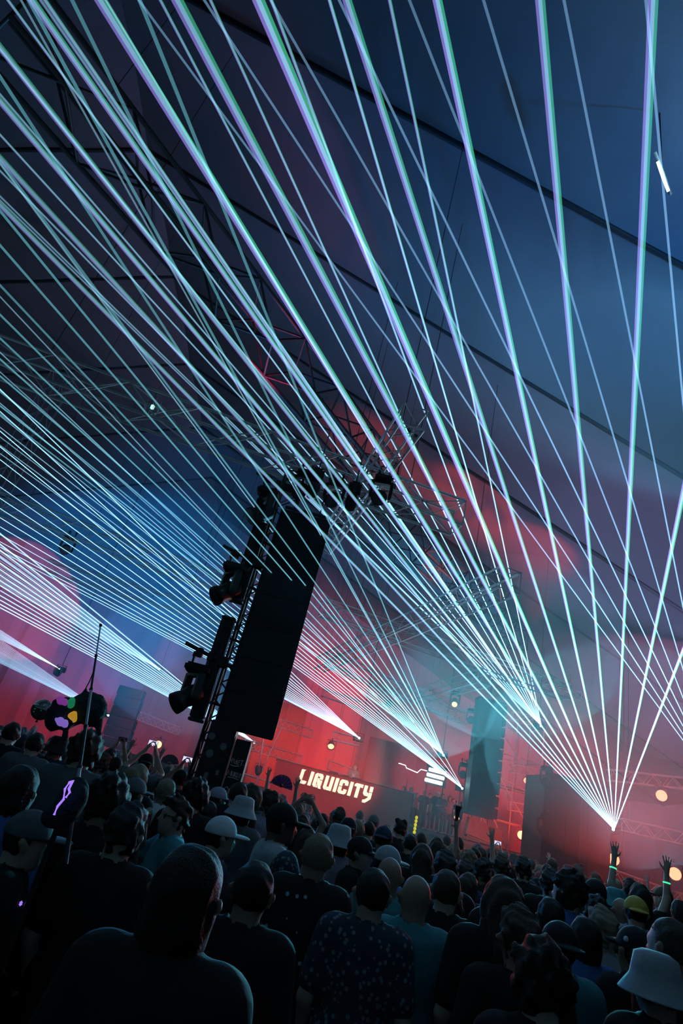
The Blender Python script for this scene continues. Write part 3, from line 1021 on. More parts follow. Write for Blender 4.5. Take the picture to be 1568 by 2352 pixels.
# black wing of the stage
wg = empty('stage_wing', (9.95, 20.9, 0), 'big black draped stage wing beside the glaring laser', 'stage wing')
for i in range(3):
    w = 2.26 / 3
    MB().bevbox((-1.13 + w * (i + .5), -.85, 2.2), (w - .015, .05, 4.4), .01).build('drape_panel', M_DRAPE, wg)
MB().box((0, 0, 2.15), (2.2, 1.6, 4.3)).build('core', M_BOX, wg)
MB().tube([(.1, -.92, 2.0), (.1, -.92, 4.2)], .03, 8).build('pipe', M_STEEL, wg)
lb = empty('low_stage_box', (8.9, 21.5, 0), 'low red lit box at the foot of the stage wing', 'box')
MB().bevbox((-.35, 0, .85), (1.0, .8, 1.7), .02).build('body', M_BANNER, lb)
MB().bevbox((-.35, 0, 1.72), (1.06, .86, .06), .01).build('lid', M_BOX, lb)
# hanging cables over the wing
for m_ in (M_REDLENS, M_WARMLENS, M_WHITELENS, M_LASERLENS, M_LETTER):
    m_.cycles.emission_sampling = 'NONE'


# glaring laser spot bar added for the spot where the last pale beam hits the roof
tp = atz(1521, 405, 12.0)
tl = empty('laser_spot_bar', tp, 'glaring white laser spot bar standing in for a beam hit on the roof canvas', 'laser spot bar')
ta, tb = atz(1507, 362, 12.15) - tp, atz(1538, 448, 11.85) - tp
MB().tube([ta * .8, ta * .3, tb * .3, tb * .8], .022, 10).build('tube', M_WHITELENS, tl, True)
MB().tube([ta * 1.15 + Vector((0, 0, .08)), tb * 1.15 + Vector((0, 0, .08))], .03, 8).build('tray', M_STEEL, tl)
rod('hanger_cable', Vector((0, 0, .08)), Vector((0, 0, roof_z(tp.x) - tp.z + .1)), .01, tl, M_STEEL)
point('laser_spot_glow', tp + Vector((-.1, -.25, -.3)), 110, (.35, .7, 1.0), .15)  # added light for the glow of that beam hit
# ------------------------------------------------------------------ people: smooth solid fields turned into one skin
class Field:
    def __init__(self, lo, hi, h):
        self.lo = np.array(lo, float)
        self.h = h
        self.n = np.ceil((np.array(hi) - self.lo) / h).astype(int) + 1
        self.v = np.full(self.n, 0.25, np.float32)

    def _win(self, lo, hi):
        a = np.maximum(0, np.floor((np.array(lo) - self.lo) / self.h).astype(int))
        b = np.minimum(self.n, np.ceil((np.array(hi) - self.lo) / self.h).astype(int) + 1)
        if np.any(b <= a):
            return None
        ax = [self.lo[i] + self.h * np.arange(a[i], b[i]) for i in range(3)]
        return tuple(slice(a[i], b[i]) for i in range(3)), ax[0][:, None, None], ax[1][None, :, None], ax[2][None, None, :]

    def _blend(self, sl, d, k):
        o = self.v[sl]
        if k <= 0:
            self.v[sl] = np.minimum(o, d)
            return
        t = np.clip(0.5 + 0.5 * (o - d) / k, 0, 1)
        self.v[sl] = o * (1 - t) + d * t - k * t * (1 - t)

    def cap(self, a, b, ra, rb, k=.03, m=.14, flat=1.0):
        a = np.array(a, float)
        b = np.array(b, float)
        r = max(ra, rb) + m
        w = self._win(np.minimum(a, b) - r, np.maximum(a, b) + r)
        if not w:
            return self
        sl, X, Y, Z = w
        ab = b - a
        L2 = ab @ ab + 1e-9
        t = np.clip(((X - a[0]) * ab[0] + (Y - a[1]) * ab[1] + (Z - a[2]) * ab[2]) / L2, 0, 1)
        d = np.sqrt((X - a[0] - t * ab[0]) ** 2 + ((Y - a[1] - t * ab[1]) / flat) ** 2 + (Z - a[2] - t * ab[2]) ** 2) - (ra + (rb - ra) * t)
        self._blend(sl, d.astype(np.float32), k)
        return self

    def ell(self, c, r, k=.03, m=.14, sub=False):
        c = np.array(c, float)
        r = np.array(r, float)
        w = self._win(c - r - m, c + r + m)
        if not w:
            return self
        sl, X, Y, Z = w
        q = np.sqrt(((X - c[0]) / r[0]) ** 2 + ((Y - c[1]) / r[1]) ** 2 + ((Z - c[2]) / r[2]) ** 2)
        q2 = np.sqrt(((X - c[0]) / r[0] ** 2) ** 2 + ((Y - c[1]) / r[1] ** 2) ** 2 + ((Z - c[2]) / r[2] ** 2) ** 2) + 1e-9
        d = (q * (q - 1) / q2).astype(np.float32)
        if sub:
            self.v[sl] = np.maximum(self.v[sl], -d)
        else:
            self._blend(sl, d, k)
        return self

    def axes(self):
        return [self.lo[i] + self.h * np.arange(self.n[i]) for i in range(3)]

    def cut(self, fn):
        x, y, z = self.axes()
        self.v = np.maximum(self.v, fn(x[:, None, None], y[None, :, None], z[None, None, :]).astype(np.float32))
        return self

    def noise(self, amp, freq, seed=0):
        x, y, z = self.axes()
        X, Y, Z = x[:, None, None], y[None, :, None], z[None, None, :]
        r = np.random.default_rng(seed)
        acc = 0
        for k in range(6):
            w = r.normal(size=3)
            w = w / np.linalg.norm(w) * freq * (0.7 + 0.9 * r.random())
            acc = acc + np.sin(X * w[0] + Y * w[1] + Z * w[2] + r.random() * 6)
        self.v = self.v + (amp * acc / 2.2).astype(np.float32)
        return self

    def mesh(self, name):
        v = self.v
        s = v < 0
        nx, ny, nz = v.shape
        cnt = np.zeros((nx - 1, ny - 1, nz - 1), np.int8)
        for dx in (0, 1):
            for dy in (0, 1):
                for dz in (0, 1):
                    cnt += s[dx:nx - 1 + dx, dy:ny - 1 + dy, dz:nz - 1 + dz]
        cells = np.argwhere((cnt > 0) & (cnt < 8))
        idx = np.full(cnt.shape, -1, np.int64)
        idx[tuple(cells.T)] = np.arange(len(cells))
        pos = np.zeros((len(cells), 3))
        num = np.zeros(len(cells))
        cor = [(dx, dy, dz) for dx in (0, 1) for dy in (0, 1) for dz in (0, 1)]
        val = {c: v[cells[:, 0] + c[0], cells[:, 1] + c[1], cells[:, 2] + c[2]] for c in cor}
        for a in cor:
            for ax in range(3):
                if a[ax] == 0:
                    b = list(a)
                    b[ax] = 1
                    b = tuple(b)
                    va, vb = val[a], val[b]
                    m = (va < 0) != (vb < 0)
                    t = va[m] / (va[m] - vb[m])
                    p = np.tile(np.array(a, float), (m.sum(), 1))
                    p[:, ax] += t
                    pos[m] += p
                    num[m] += 1
        P = self.lo + (cells + pos / num[:, None]) * self.h
        faces = []
        for ax in range(3):
            o1, o2 = (ax + 1) % 3, (ax + 2) % 3
            a = [slice(None)] * 3
            b = [slice(None)] * 3
            a[ax] = slice(0, -1)
            b[ax] = slice(1, None)
            ch = s[tuple(a)] != s[tuple(b)]
            e = np.argwhere(ch)
            ok = (e[:, o1] > 0) & (e[:, o2] > 0) & (e[:, o1] < v.shape[o1] - 1) & (e[:, o2] < v.shape[o2] - 1)
            e = e[ok]
            flip = s[e[:, 0], e[:, 1], e[:, 2]]
            q = []
            for d1, d2 in ((0, 0), (-1, 0), (-1, -1), (0, -1)):
                c = e.copy()
                c[:, o1] += d1
                c[:, o2] += d2
                q.append(idx[c[:, 0], c[:, 1], c[:, 2]])
            q = np.stack(q, 1)
            q[~flip] = q[~flip][:, ::-1]
            faces.append(q)
        F = np.concatenate(faces)
        F = F[(F >= 0).all(1)]
        me = bpy.data.meshes.new(name)
        me.vertices.add(len(P))
        me.vertices.foreach_set('co', P.ravel())
        me.loops.add(len(F) * 4)
        me.loops.foreach_set('vertex_index', F.ravel())
        me.polygons.add(len(F))
        me.polygons.foreach_set('loop_start', np.arange(len(F)) * 4)
        me.polygons.foreach_set('loop_total', np.full(len(F), 4))
        me.update(calc_edges=True)
        me.polygons.foreach_set('use_smooth', np.ones(len(F), bool))
        me.validate()
        return me


HEAD = np.array((0, 0.025, 1.625))
DZ = HEAD[2] - 1.665


def v3(*a):
    return np.array(a, float)


def hand(f, wrist, d, nrm, side, spread=.5, curl=.15, s=1.0):
    """palm, four unequal bent fingers and a thumb leaving the side of the palm"""
    d = d / np.linalg.norm(d)
    nrm = nrm - d * (nrm @ d)
    nrm = nrm / np.linalg.norm(nrm)
    lat = np.cross(d, nrm) * side
    pc = wrist + d * .05 * s
    f.cap(wrist, pc, .024 * s, .026 * s, .012)
    for o in (-.026, -.009, .009, .026):
        f.cap(wrist + d * .02 * s + lat * o * .6 * s, wrist + d * .088 * s + lat * o * s, .013 * s, .0115 * s, .012)
    for o, L in ((-.03, .062), (-.0105, .078), (.0105, .084), (.03, .074)):
        dd = d + lat * (o / .03) * .25 * spread
        dd = dd / np.linalg.norm(dd)
        a = wrist + d * .09 * s + lat * o * s
        b = a + (dd * math.cos(curl) + nrm * math.sin(curl)) * L * .52 * s
        c = b + (dd * math.cos(2.4 * curl) + nrm * math.sin(2.4 * curl)) * L * .48 * s
        f.cap(a, b, .0098 * s, .0088 * s, .004)
        f.cap(b, c, .0088 * s, .0075 * s, .004)
    a = wrist + d * .03 * s + lat * .026 * s
    b = a + (d * .55 + lat * .8 + nrm * .2) * .042 * s
    c = b + (d * .85 + lat * .45 + nrm * .25) * .036 * s
    f.cap(a, b, .0125 * s, .0105 * s, .006)
    f.cap(b, c, .0105 * s, .0088 * s, .004)


def torso(f, e=0.0):
    f.cap((-.08, 0, 1.0), (.08, 0, 1.0), .115 + e, .115 + e, .05, flat=.88)
    f.ell((0, .005, 1.16), (.15 + e, .10 + e, .17 + e), .06)
    f.ell((0, .0, 1.31), (.175 + e, .112 + e, .16 + e), .06)
    f.cap((-.135, -.005, 1.43), (.135, -.005, 1.43), .062 + e, .062 + e, .06)
    f.cap((0, -.01, 1.42), (0, 0, 1.5), .085 + e, .055 + e, .05)


def legs(f, e=0.0, foot=True):
    for s in (-1, 1):
        f.cap((s * .09, 0, .94), (s * .105, .015, .50), .088 + e, .058 + e, .04)
        f.cap((s * .105, .01, .50), (s * .115, -.02, .09), .058 + e, .042 + e, .03)
        if foot:
            f.cap((s * .115, -.03, .045), (s * .13, .13, .035), .042 + e, .034 + e, .03)


def headshape(f, tilt=0.0):
    c = HEAD
    f.cap((0, -.01, 1.44), (0, .0, 1.58), .064, .060, .03)
    f.ell(c, (.075, .094, .115), .03)
    f.ell(c + v3(0, -.02, .03), (.081, .088, .082), .03)
    f.ell(c + v3(0, .03, -.05), (.058, .064, .07), .03)
    f.ell(c + v3(0, .065, -.09), (.03, .028, .026), .02)          # chin
    f.cap(c + v3(0, .088, .01), c + v3(0, .108, -.026), .010, .014, .012)   # nose
    f.ell(c + v3(0, .082, .028), (.05, .018, .012), .015)            # brow
    f.ell(c + v3(0, .090, -.058), (.024, .012, .010), .01)           # lips
    for s in (-1, 1):
        f.ell(c + v3(s * .030, .094, .008), (.016, .012, .010), 0, sub=True)
        f.ell(c + v3(s * .030, .083, .008), (.013, .012, .012), .002)
        f.cap(c + v3(s * .078, .004, -.02), c + v3(s * .098, -.016, .006), .016, .019, .008)
        f.cap(c + v3(s * .078, .004, -.02), c + v3(s * .088, -.006, -.038), .014, .010, .008)


def arm(f, side, elbow, wrist, hd=None, hn=None, spread=.5, curl=.25, s=1.0):
    sh = v3(side * .185, -.005, 1.425)
    elbow = v3(*elbow)
    wrist = v3(*wrist)
    f.ell(sh, (.062, .06, .062), .05)
    f.cap(sh, elbow, .052, .04, .03)
    f.cap(elbow, wrist, .04, .026, .02)
    d = (wrist - elbow) if hd is None else v3(*hd)
    n = v3(0, 1, 0) if hn is None else v3(*hn)
    hand(f, wrist, d, n, side, spread, curl)


REST = lambda s: ((s * .25, -.03, 1.14), (s * .23, .09, .92))
FRONT = lambda s: ((s * .25, .0, 1.16), (s * .13, .24, 1.18))
POSES = {
    'rest': [(REST(-1), {}), (REST(1), {})],
    'front': [(FRONT(-1), dict(hd=(.6, .7, .2), hn=(0, 0, 1))), (FRONT(1), dict(hd=(-.6, .7, .2), hn=(0, 0, 1)))],
    'both_up': [(((-.30, .02, 1.68), (-.26, .05, 1.93)), dict(hd=(.05, .05, 1), spread=1.0, curl=.08)), (((.29, .02, 1.67), (.30, .03, 1.92)), dict(hd=(.1, .0, 1), spread=1.0, curl=.08))],
    'one_up': [(REST(-1), {}), (((.27, .06, 1.66), (.24, .10, 1.91)), dict(hd=(-.05, .1, 1), spread=.9, curl=.15))],
    'phone': [(((-.24, .20, 1.56), (-.06, .30, 1.80)), dict(hd=(.25, .15, 1), hn=(1, .2, 0), spread=.2, curl=.5)), (((.24, .20, 1.56), (.07, .30, 1.80)), dict(hd=(-.25, .15, 1), hn=(-1, .2, 0), spread=.2, curl=.5))],
    'drink': [(REST(-1), {}), (((.27, .12, 1.33), (.11, .20, 1.54)), dict(hd=(-.5, .35, .5), hn=(-.6, -.3, .3), spread=.2, curl=.6))],
    'arch': [(((-.27, .03, 1.70), (-.06, .05, 1.93)), dict(hd=(.9, 0, .35), hn=(0, 1, -.2), spread=.3, curl=.3)), (((.27, .03, 1.70), (.06, .05, 1.93)), dict(hd=(-.9, 0, .35), hn=(0, 1, -.2), spread=.3, curl=.3))],
}


def make_body(pose, h=.0145):
    up = pose in ('both_up', 'one_up', 'phone', 'arch', 'drink')
    f = Field((-.46, -.3, -.02), (.46, .5, 2.16 if up else 1.82), .0105 if up else h)
    torso(f)
    legs(f)
    headshape(f)
    for s, (p, kw) in zip((-1, 1), POSES[pose]):
        arm(f, s, p[0], p[1], **kw)
    return f.mesh('person_' + pose)


def make_shirt(pose):
    f = Field((-.5, -.3, .8), (.5, .45, 1.95), .015)
    torso(f, .024)
    f.ell((0, -.0, 1.02), (.165, .125, .16), .05)
    for s, (p, kw) in zip((-1, 1), POSES[pose]):
        sh = v3(s * .185, -.005, 1.425)
        el = v3(*p[0])
        f.cap(sh, sh + (el - sh) * .72, .08, .07, .05)
    f.cut(lambda x, y, z: .88 - z + 0 * x + 0 * y)
    f.cut(lambda x, y, z: z - 1.55 + 0 * x + 0 * y)
    f.cut(lambda x, y, z: .077 - np.sqrt(x ** 2 + (y - .005) ** 2) - np.maximum(0, 1.475 - z) * 2)
    return f.mesh('shirt_' + pose)


def make_trousers():
    f = Field((-.32, -.25, .0), (.32, .3, 1.1), .018)
    legs(f, .016, False)
    f.cap((-.08, 0, .98), (.08, 0, .98), .13, .13, .05, flat=.88)
    f.cut(lambda x, y, z: z - 1.03 + 0 * x + 0 * y)
    f.cut(lambda x, y, z: .05 - z + 0 * x + 0 * y)
    return f.mesh('trousers')


HC = HEAD


def make_hair(kind, seed=0, low=False):
    f = Field((-.2, -.24, 1.16), (.2, .2, 1.91), .0095)
    c = HC
    f.ell(c + v3(0, -.022, .032), (.091, .097, .09), .01)
    if kind == 'short':
        f.ell(c + v3(0, -.012, .012), (.085, .098, .118), .02)
        f.cut(lambda x, y, z: (y - .045) - np.maximum(0, z - 1.675) * 2.2 + 0 * x)
        f.cut(lambda x, y, z: 1.558 - z + np.maximum(0, y) * 1.0 + 0 * x)
        f.noise(.003, 90, seed)
    elif kind == 'tousled':
        f.ell(c + v3(0, -.012, .02), (.095, .108, .124), .02)
        f.ell(c + v3(0, .03, .1), (.07, .07, .045), .03)
        f.cut(lambda x, y, z: (y - .055) - np.maximum(0, z - 1.670) * 2.2 + 0 * x)
        f.cut(lambda x, y, z: 1.550 - z + np.maximum(0, y) * 1.0 + 0 * x)
        f.noise(.011, 75, seed)
    elif kind == 'curly':
        f.ell(c + v3(0, -.015, .025), (.115, .125, .135), .02)
        f.cut(lambda x, y, z: (y - .055) - np.maximum(0, z - 1.660) * 2 + 0 * x)
        f.cut(lambda x, y, z: 1.53 - z + np.maximum(0, y) * .8 + 0 * x)
        f.noise(.014, 95, seed)
    elif kind == 'long':
        f.ell(c + v3(0, -.012, .014), (.092, .106, .122), .02)
        f.cap((0, -.07, 1.62), (0, -.10, 1.34), .085, .07, .05, flat=.7)
        for s in (-1, 1):
            f.cap((s * .075, -.01, 1.64), (s * .09, -.02, 1.40), .03, .035, .04)
        f.cut(lambda x, y, z: (y - .045) - np.maximum(0, z - 1.675) * 2.2 + 0 * x)
        f.cut(lambda x, y, z: 1.30 - z + .03 * np.sin(x * 60) + 0 * y)
        f.noise(.004, 70, seed)
    elif kind == 'bob':
        f.ell(c + v3(0, -.012, .012), (.095, .108, .122), .02)
        f.ell(c + v3(0, -.03, -.07), (.10, .085, .09), .04)
        f.cut(lambda x, y, z: (y - .045) - np.maximum(0, z - 1.675) * 2.2 + 0 * x)
        f.cut(lambda x, y, z: 1.485 - z + 0 * x + 0 * y)
        f.noise(.004, 80, seed)
    elif kind == 'bun':
        f.ell(c + v3(0, -.012, .012), (.083, .098, .117), .02)
        f.ell(c + v3(0, -.07, .12), (.045, .045, .042), .015)
        f.cut(lambda x, y, z: (y - .045) - np.maximum(0, z - 1.675) * 2.2 + 0 * x)
        f.cut(lambda x, y, z: 1.555 - z + np.maximum(0, y) * 1.0 + 0 * x)
        f.noise(.004, 90, seed)
    elif kind == 'twin_bun':
        f.ell(c + v3(0, -.012, .012), (.083, .098, .117), .02)
        for s in (-1, 1):
            f.ell(c + v3(s * .055, -.03, .115), (.04, .04, .045), .012)
        f.cut(lambda x, y, z: (y - .045) - np.maximum(0, z - 1.675) * 2.2 + 0 * x)
        f.cut(lambda x, y, z: 1.52 - z + 0 * x + 0 * y)
        f.noise(.005, 80, seed)
    if low:
        f.cut(lambda x, y, z: z - 1.652 + 0 * x + 0 * y)
    return f.mesh('hair_' + kind)


def make_cap(kind):
    f = Field((-.2, -.26, 1.51), (.2, .28, 1.86), .0075)
    c = HC
    if kind in ('cap', 'cap_back'):
        f.ell(c + v3(0, -.008, .025), (.099, .112, .112), .01)
        f.ell(c + v3(0, -.022, .034), (.101, .106, .097), .02)
        f.cut(lambda x, y, z: 1.645 - z + 0 * x + 0 * y)
        s = 1 if kind == 'cap' else -1
        g = Field((-.2, -.26, 1.51), (.2, .28, 1.86), .0075)
        g.ell(c + v3(0, s * .135 - .008, .028), (.082, .085, .016), 0)
        f.v = np.minimum(f.v, g.v)
        f.ell(c + v3(0, -.008, .136), (.008, .008, .006), .004)
    elif kind == 'beanie':
        f.ell(c + v3(0, -.012, .028), (.099, .11, .124), .01)
        f.cap(c + v3(-.06, -.01, .02), c + v3(.06, -.01, .02), .05, .05, .03)
        f.cut(lambda x, y, z: 1.558 - z + 0 * x + 0 * y)
    return f.mesh(kind)


def make_bucket(name='bucket', flare=.16):
    mb = MB()
    o = Matrix.Translation(Vector(HC) + Vector((0, -.005, .02)))
    mb.lathe([(0, .118), (.06, .116), (.094, .1), (.106, .045), (.113, .012), (flare, -.05), (flare + .004, -.056), (flare - .004, -.058), (.106, -.002), (.1, .008), (.096, .04), (0, .1)], 28, o)
    return mb.mesh(name, True)


BODY = {p: make_body(p) for p in POSES}
SHIRT = {p: make_shirt(p) for p in POSES}
TROUSERS = make_trousers()
HAIR = {k: make_hair(k, i) for i, k in enumerate(('short', 'tousled', 'curly', 'long', 'bob', 'bun', 'twin_bun'))}
for k in ('short', 'bob', 'long', 'curly', 'tousled'):
    HAIR[k + '_low'] = make_hair(k, 0, True)
CAPS = {k: make_cap(k) for k in ('cap', 'cap_back', 'beanie')}
CAPS['bucket'] = make_bucket()

SKINS = [mat('skin light', (.42, .27, .21), .55, noise=.08), mat('skin mid', (.28, .165, .12), .55, noise=.08), mat('skin dark', (.11, .06, .045), .5, noise=.08)]
HAIRM = [mat('hair black', (.012, .01, .01), .55, noise=.4, scale=60, bump=.4, bscale=150), mat('hair brown', (.05, .028, .018), .55, noise=.4, scale=60, bump=.4, bscale=150), mat('hair fair', (.22, .15, .09), .55, noise=.35, scale=60, bump=.4, bscale=150)]
M_TROUSER = mat('dark trousers', (.015, .016, .02), .8)
CLOTH = {k: mat('cloth ' + k, c, .85, noise=.12, scale=12, bump=.25, bscale=14) for k, c in dict(
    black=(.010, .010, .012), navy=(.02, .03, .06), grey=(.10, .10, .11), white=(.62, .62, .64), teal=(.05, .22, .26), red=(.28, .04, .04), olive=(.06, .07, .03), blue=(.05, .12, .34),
    yellow=(.42, .3, .05), mauve=(.3, .24, .32), brown=(.1, .06, .04), lightgrey=(.32, .33, .34)).items()}


def pattern_mat(name, base, spot_c, scale, thr):
    m = mat(name, base, .85)
    nt = m.node_tree
    b = nt.nodes['Principled BSDF']
    tc = nt.nodes.new('ShaderNodeTexCoord')
    vo = nt.nodes.new('ShaderNodeTexVoronoi')
    vo.inputs['Scale'].default_value = scale
    nt.links.new(tc.outputs['Object'], vo.inputs['Vector'])
    lt = nt.nodes.new('ShaderNodeMath')
    lt.operation = 'LESS_THAN'
    lt.inputs[1].default_value = thr
    nt.links.new(vo.outputs['Distance'], lt.inputs[0])
    mx = nt.nodes.new('ShaderNodeMix')
    mx.data_type = 'RGBA'
    mx.inputs[6].default_value = tuple(base) + (1,)
    mx.inputs[7].default_value = tuple(spot_c) + (1,)
    nt.links.new(lt.outputs[0], mx.inputs[0])
    nt.links.new(mx.outputs[2], b.inputs['Base Color'])
    return m


CLOTH['dotted'] = pattern_mat('dotted shirt', (.012, .014, .016), (.3, .5, .55), 14, .16)
CLOTH['patterned'] = pattern_mat('patterned shirt', (.03, .04, .06), (.16, .19, .23), 30, .3)


def join_far(pose, hair, cap, skin, hairm, shirt, capm=None):
    """one mesh for a person too far away to show parts"""
    bm = bmesh.new()
    mats_ = []
    for me, m in ((BODY[pose], skin), (SHIRT[pose], shirt), (TROUSERS, M_TROUSER), (HAIR.get((hair + '_low') if cap and hair + '_low' in HAIR else hair), hairm), (CAPS.get(cap), capm or shirt)):
        if me is None:
            continue
        n = len(bm.faces)
        bm.from_mesh(me)
        bm.faces.ensure_lookup_table()
        for f in bm.faces[n:]:
            f.material_index = len(mats_)
            f.smooth = True
        mats_.append(m)
    out = bpy.data.meshes.new('person')
    bm.to_mesh(out)
    bm.free()
    for m in mats_:
        out.materials.append(m)
    return out


def person(x, y, ztop, yaw, label, group=None, pose='rest', hair='short', cap=None, skin=0, hairm=0, shirt='black', capm='black', floor=0.0, head_h=1.752):
    s = (ztop - floor) / head_h
    o = bpy.data.objects.new('person', BODY[pose])
    link(o)
    o.location = (x, y, floor)
    o.rotation_euler = (0, 0, yaw)
    o.scale = (s, s, s)
    setmat(o, SKINS[skin])
    tag(o, label, 'person', group)
    sh = meshobj('shirt', SHIRT[pose], CLOTH[shirt], o)
    meshobj('trousers', TROUSERS, M_TROUSER, o)
    if hair:
        meshobj('hair', HAIR[hair + '_low' if cap else hair], HAIRM[hairm], o)
    if cap:
        meshobj('hat', CAPS[cap], CLOTH[capm], o)
    return o


def head_px(x, top, w):
    """where the person stands whose head shows this wide at this pixel"""
    d = ray(x, top)
    r = FPX / d.dot(Fw) * .185 / w
    return CAM + d * r


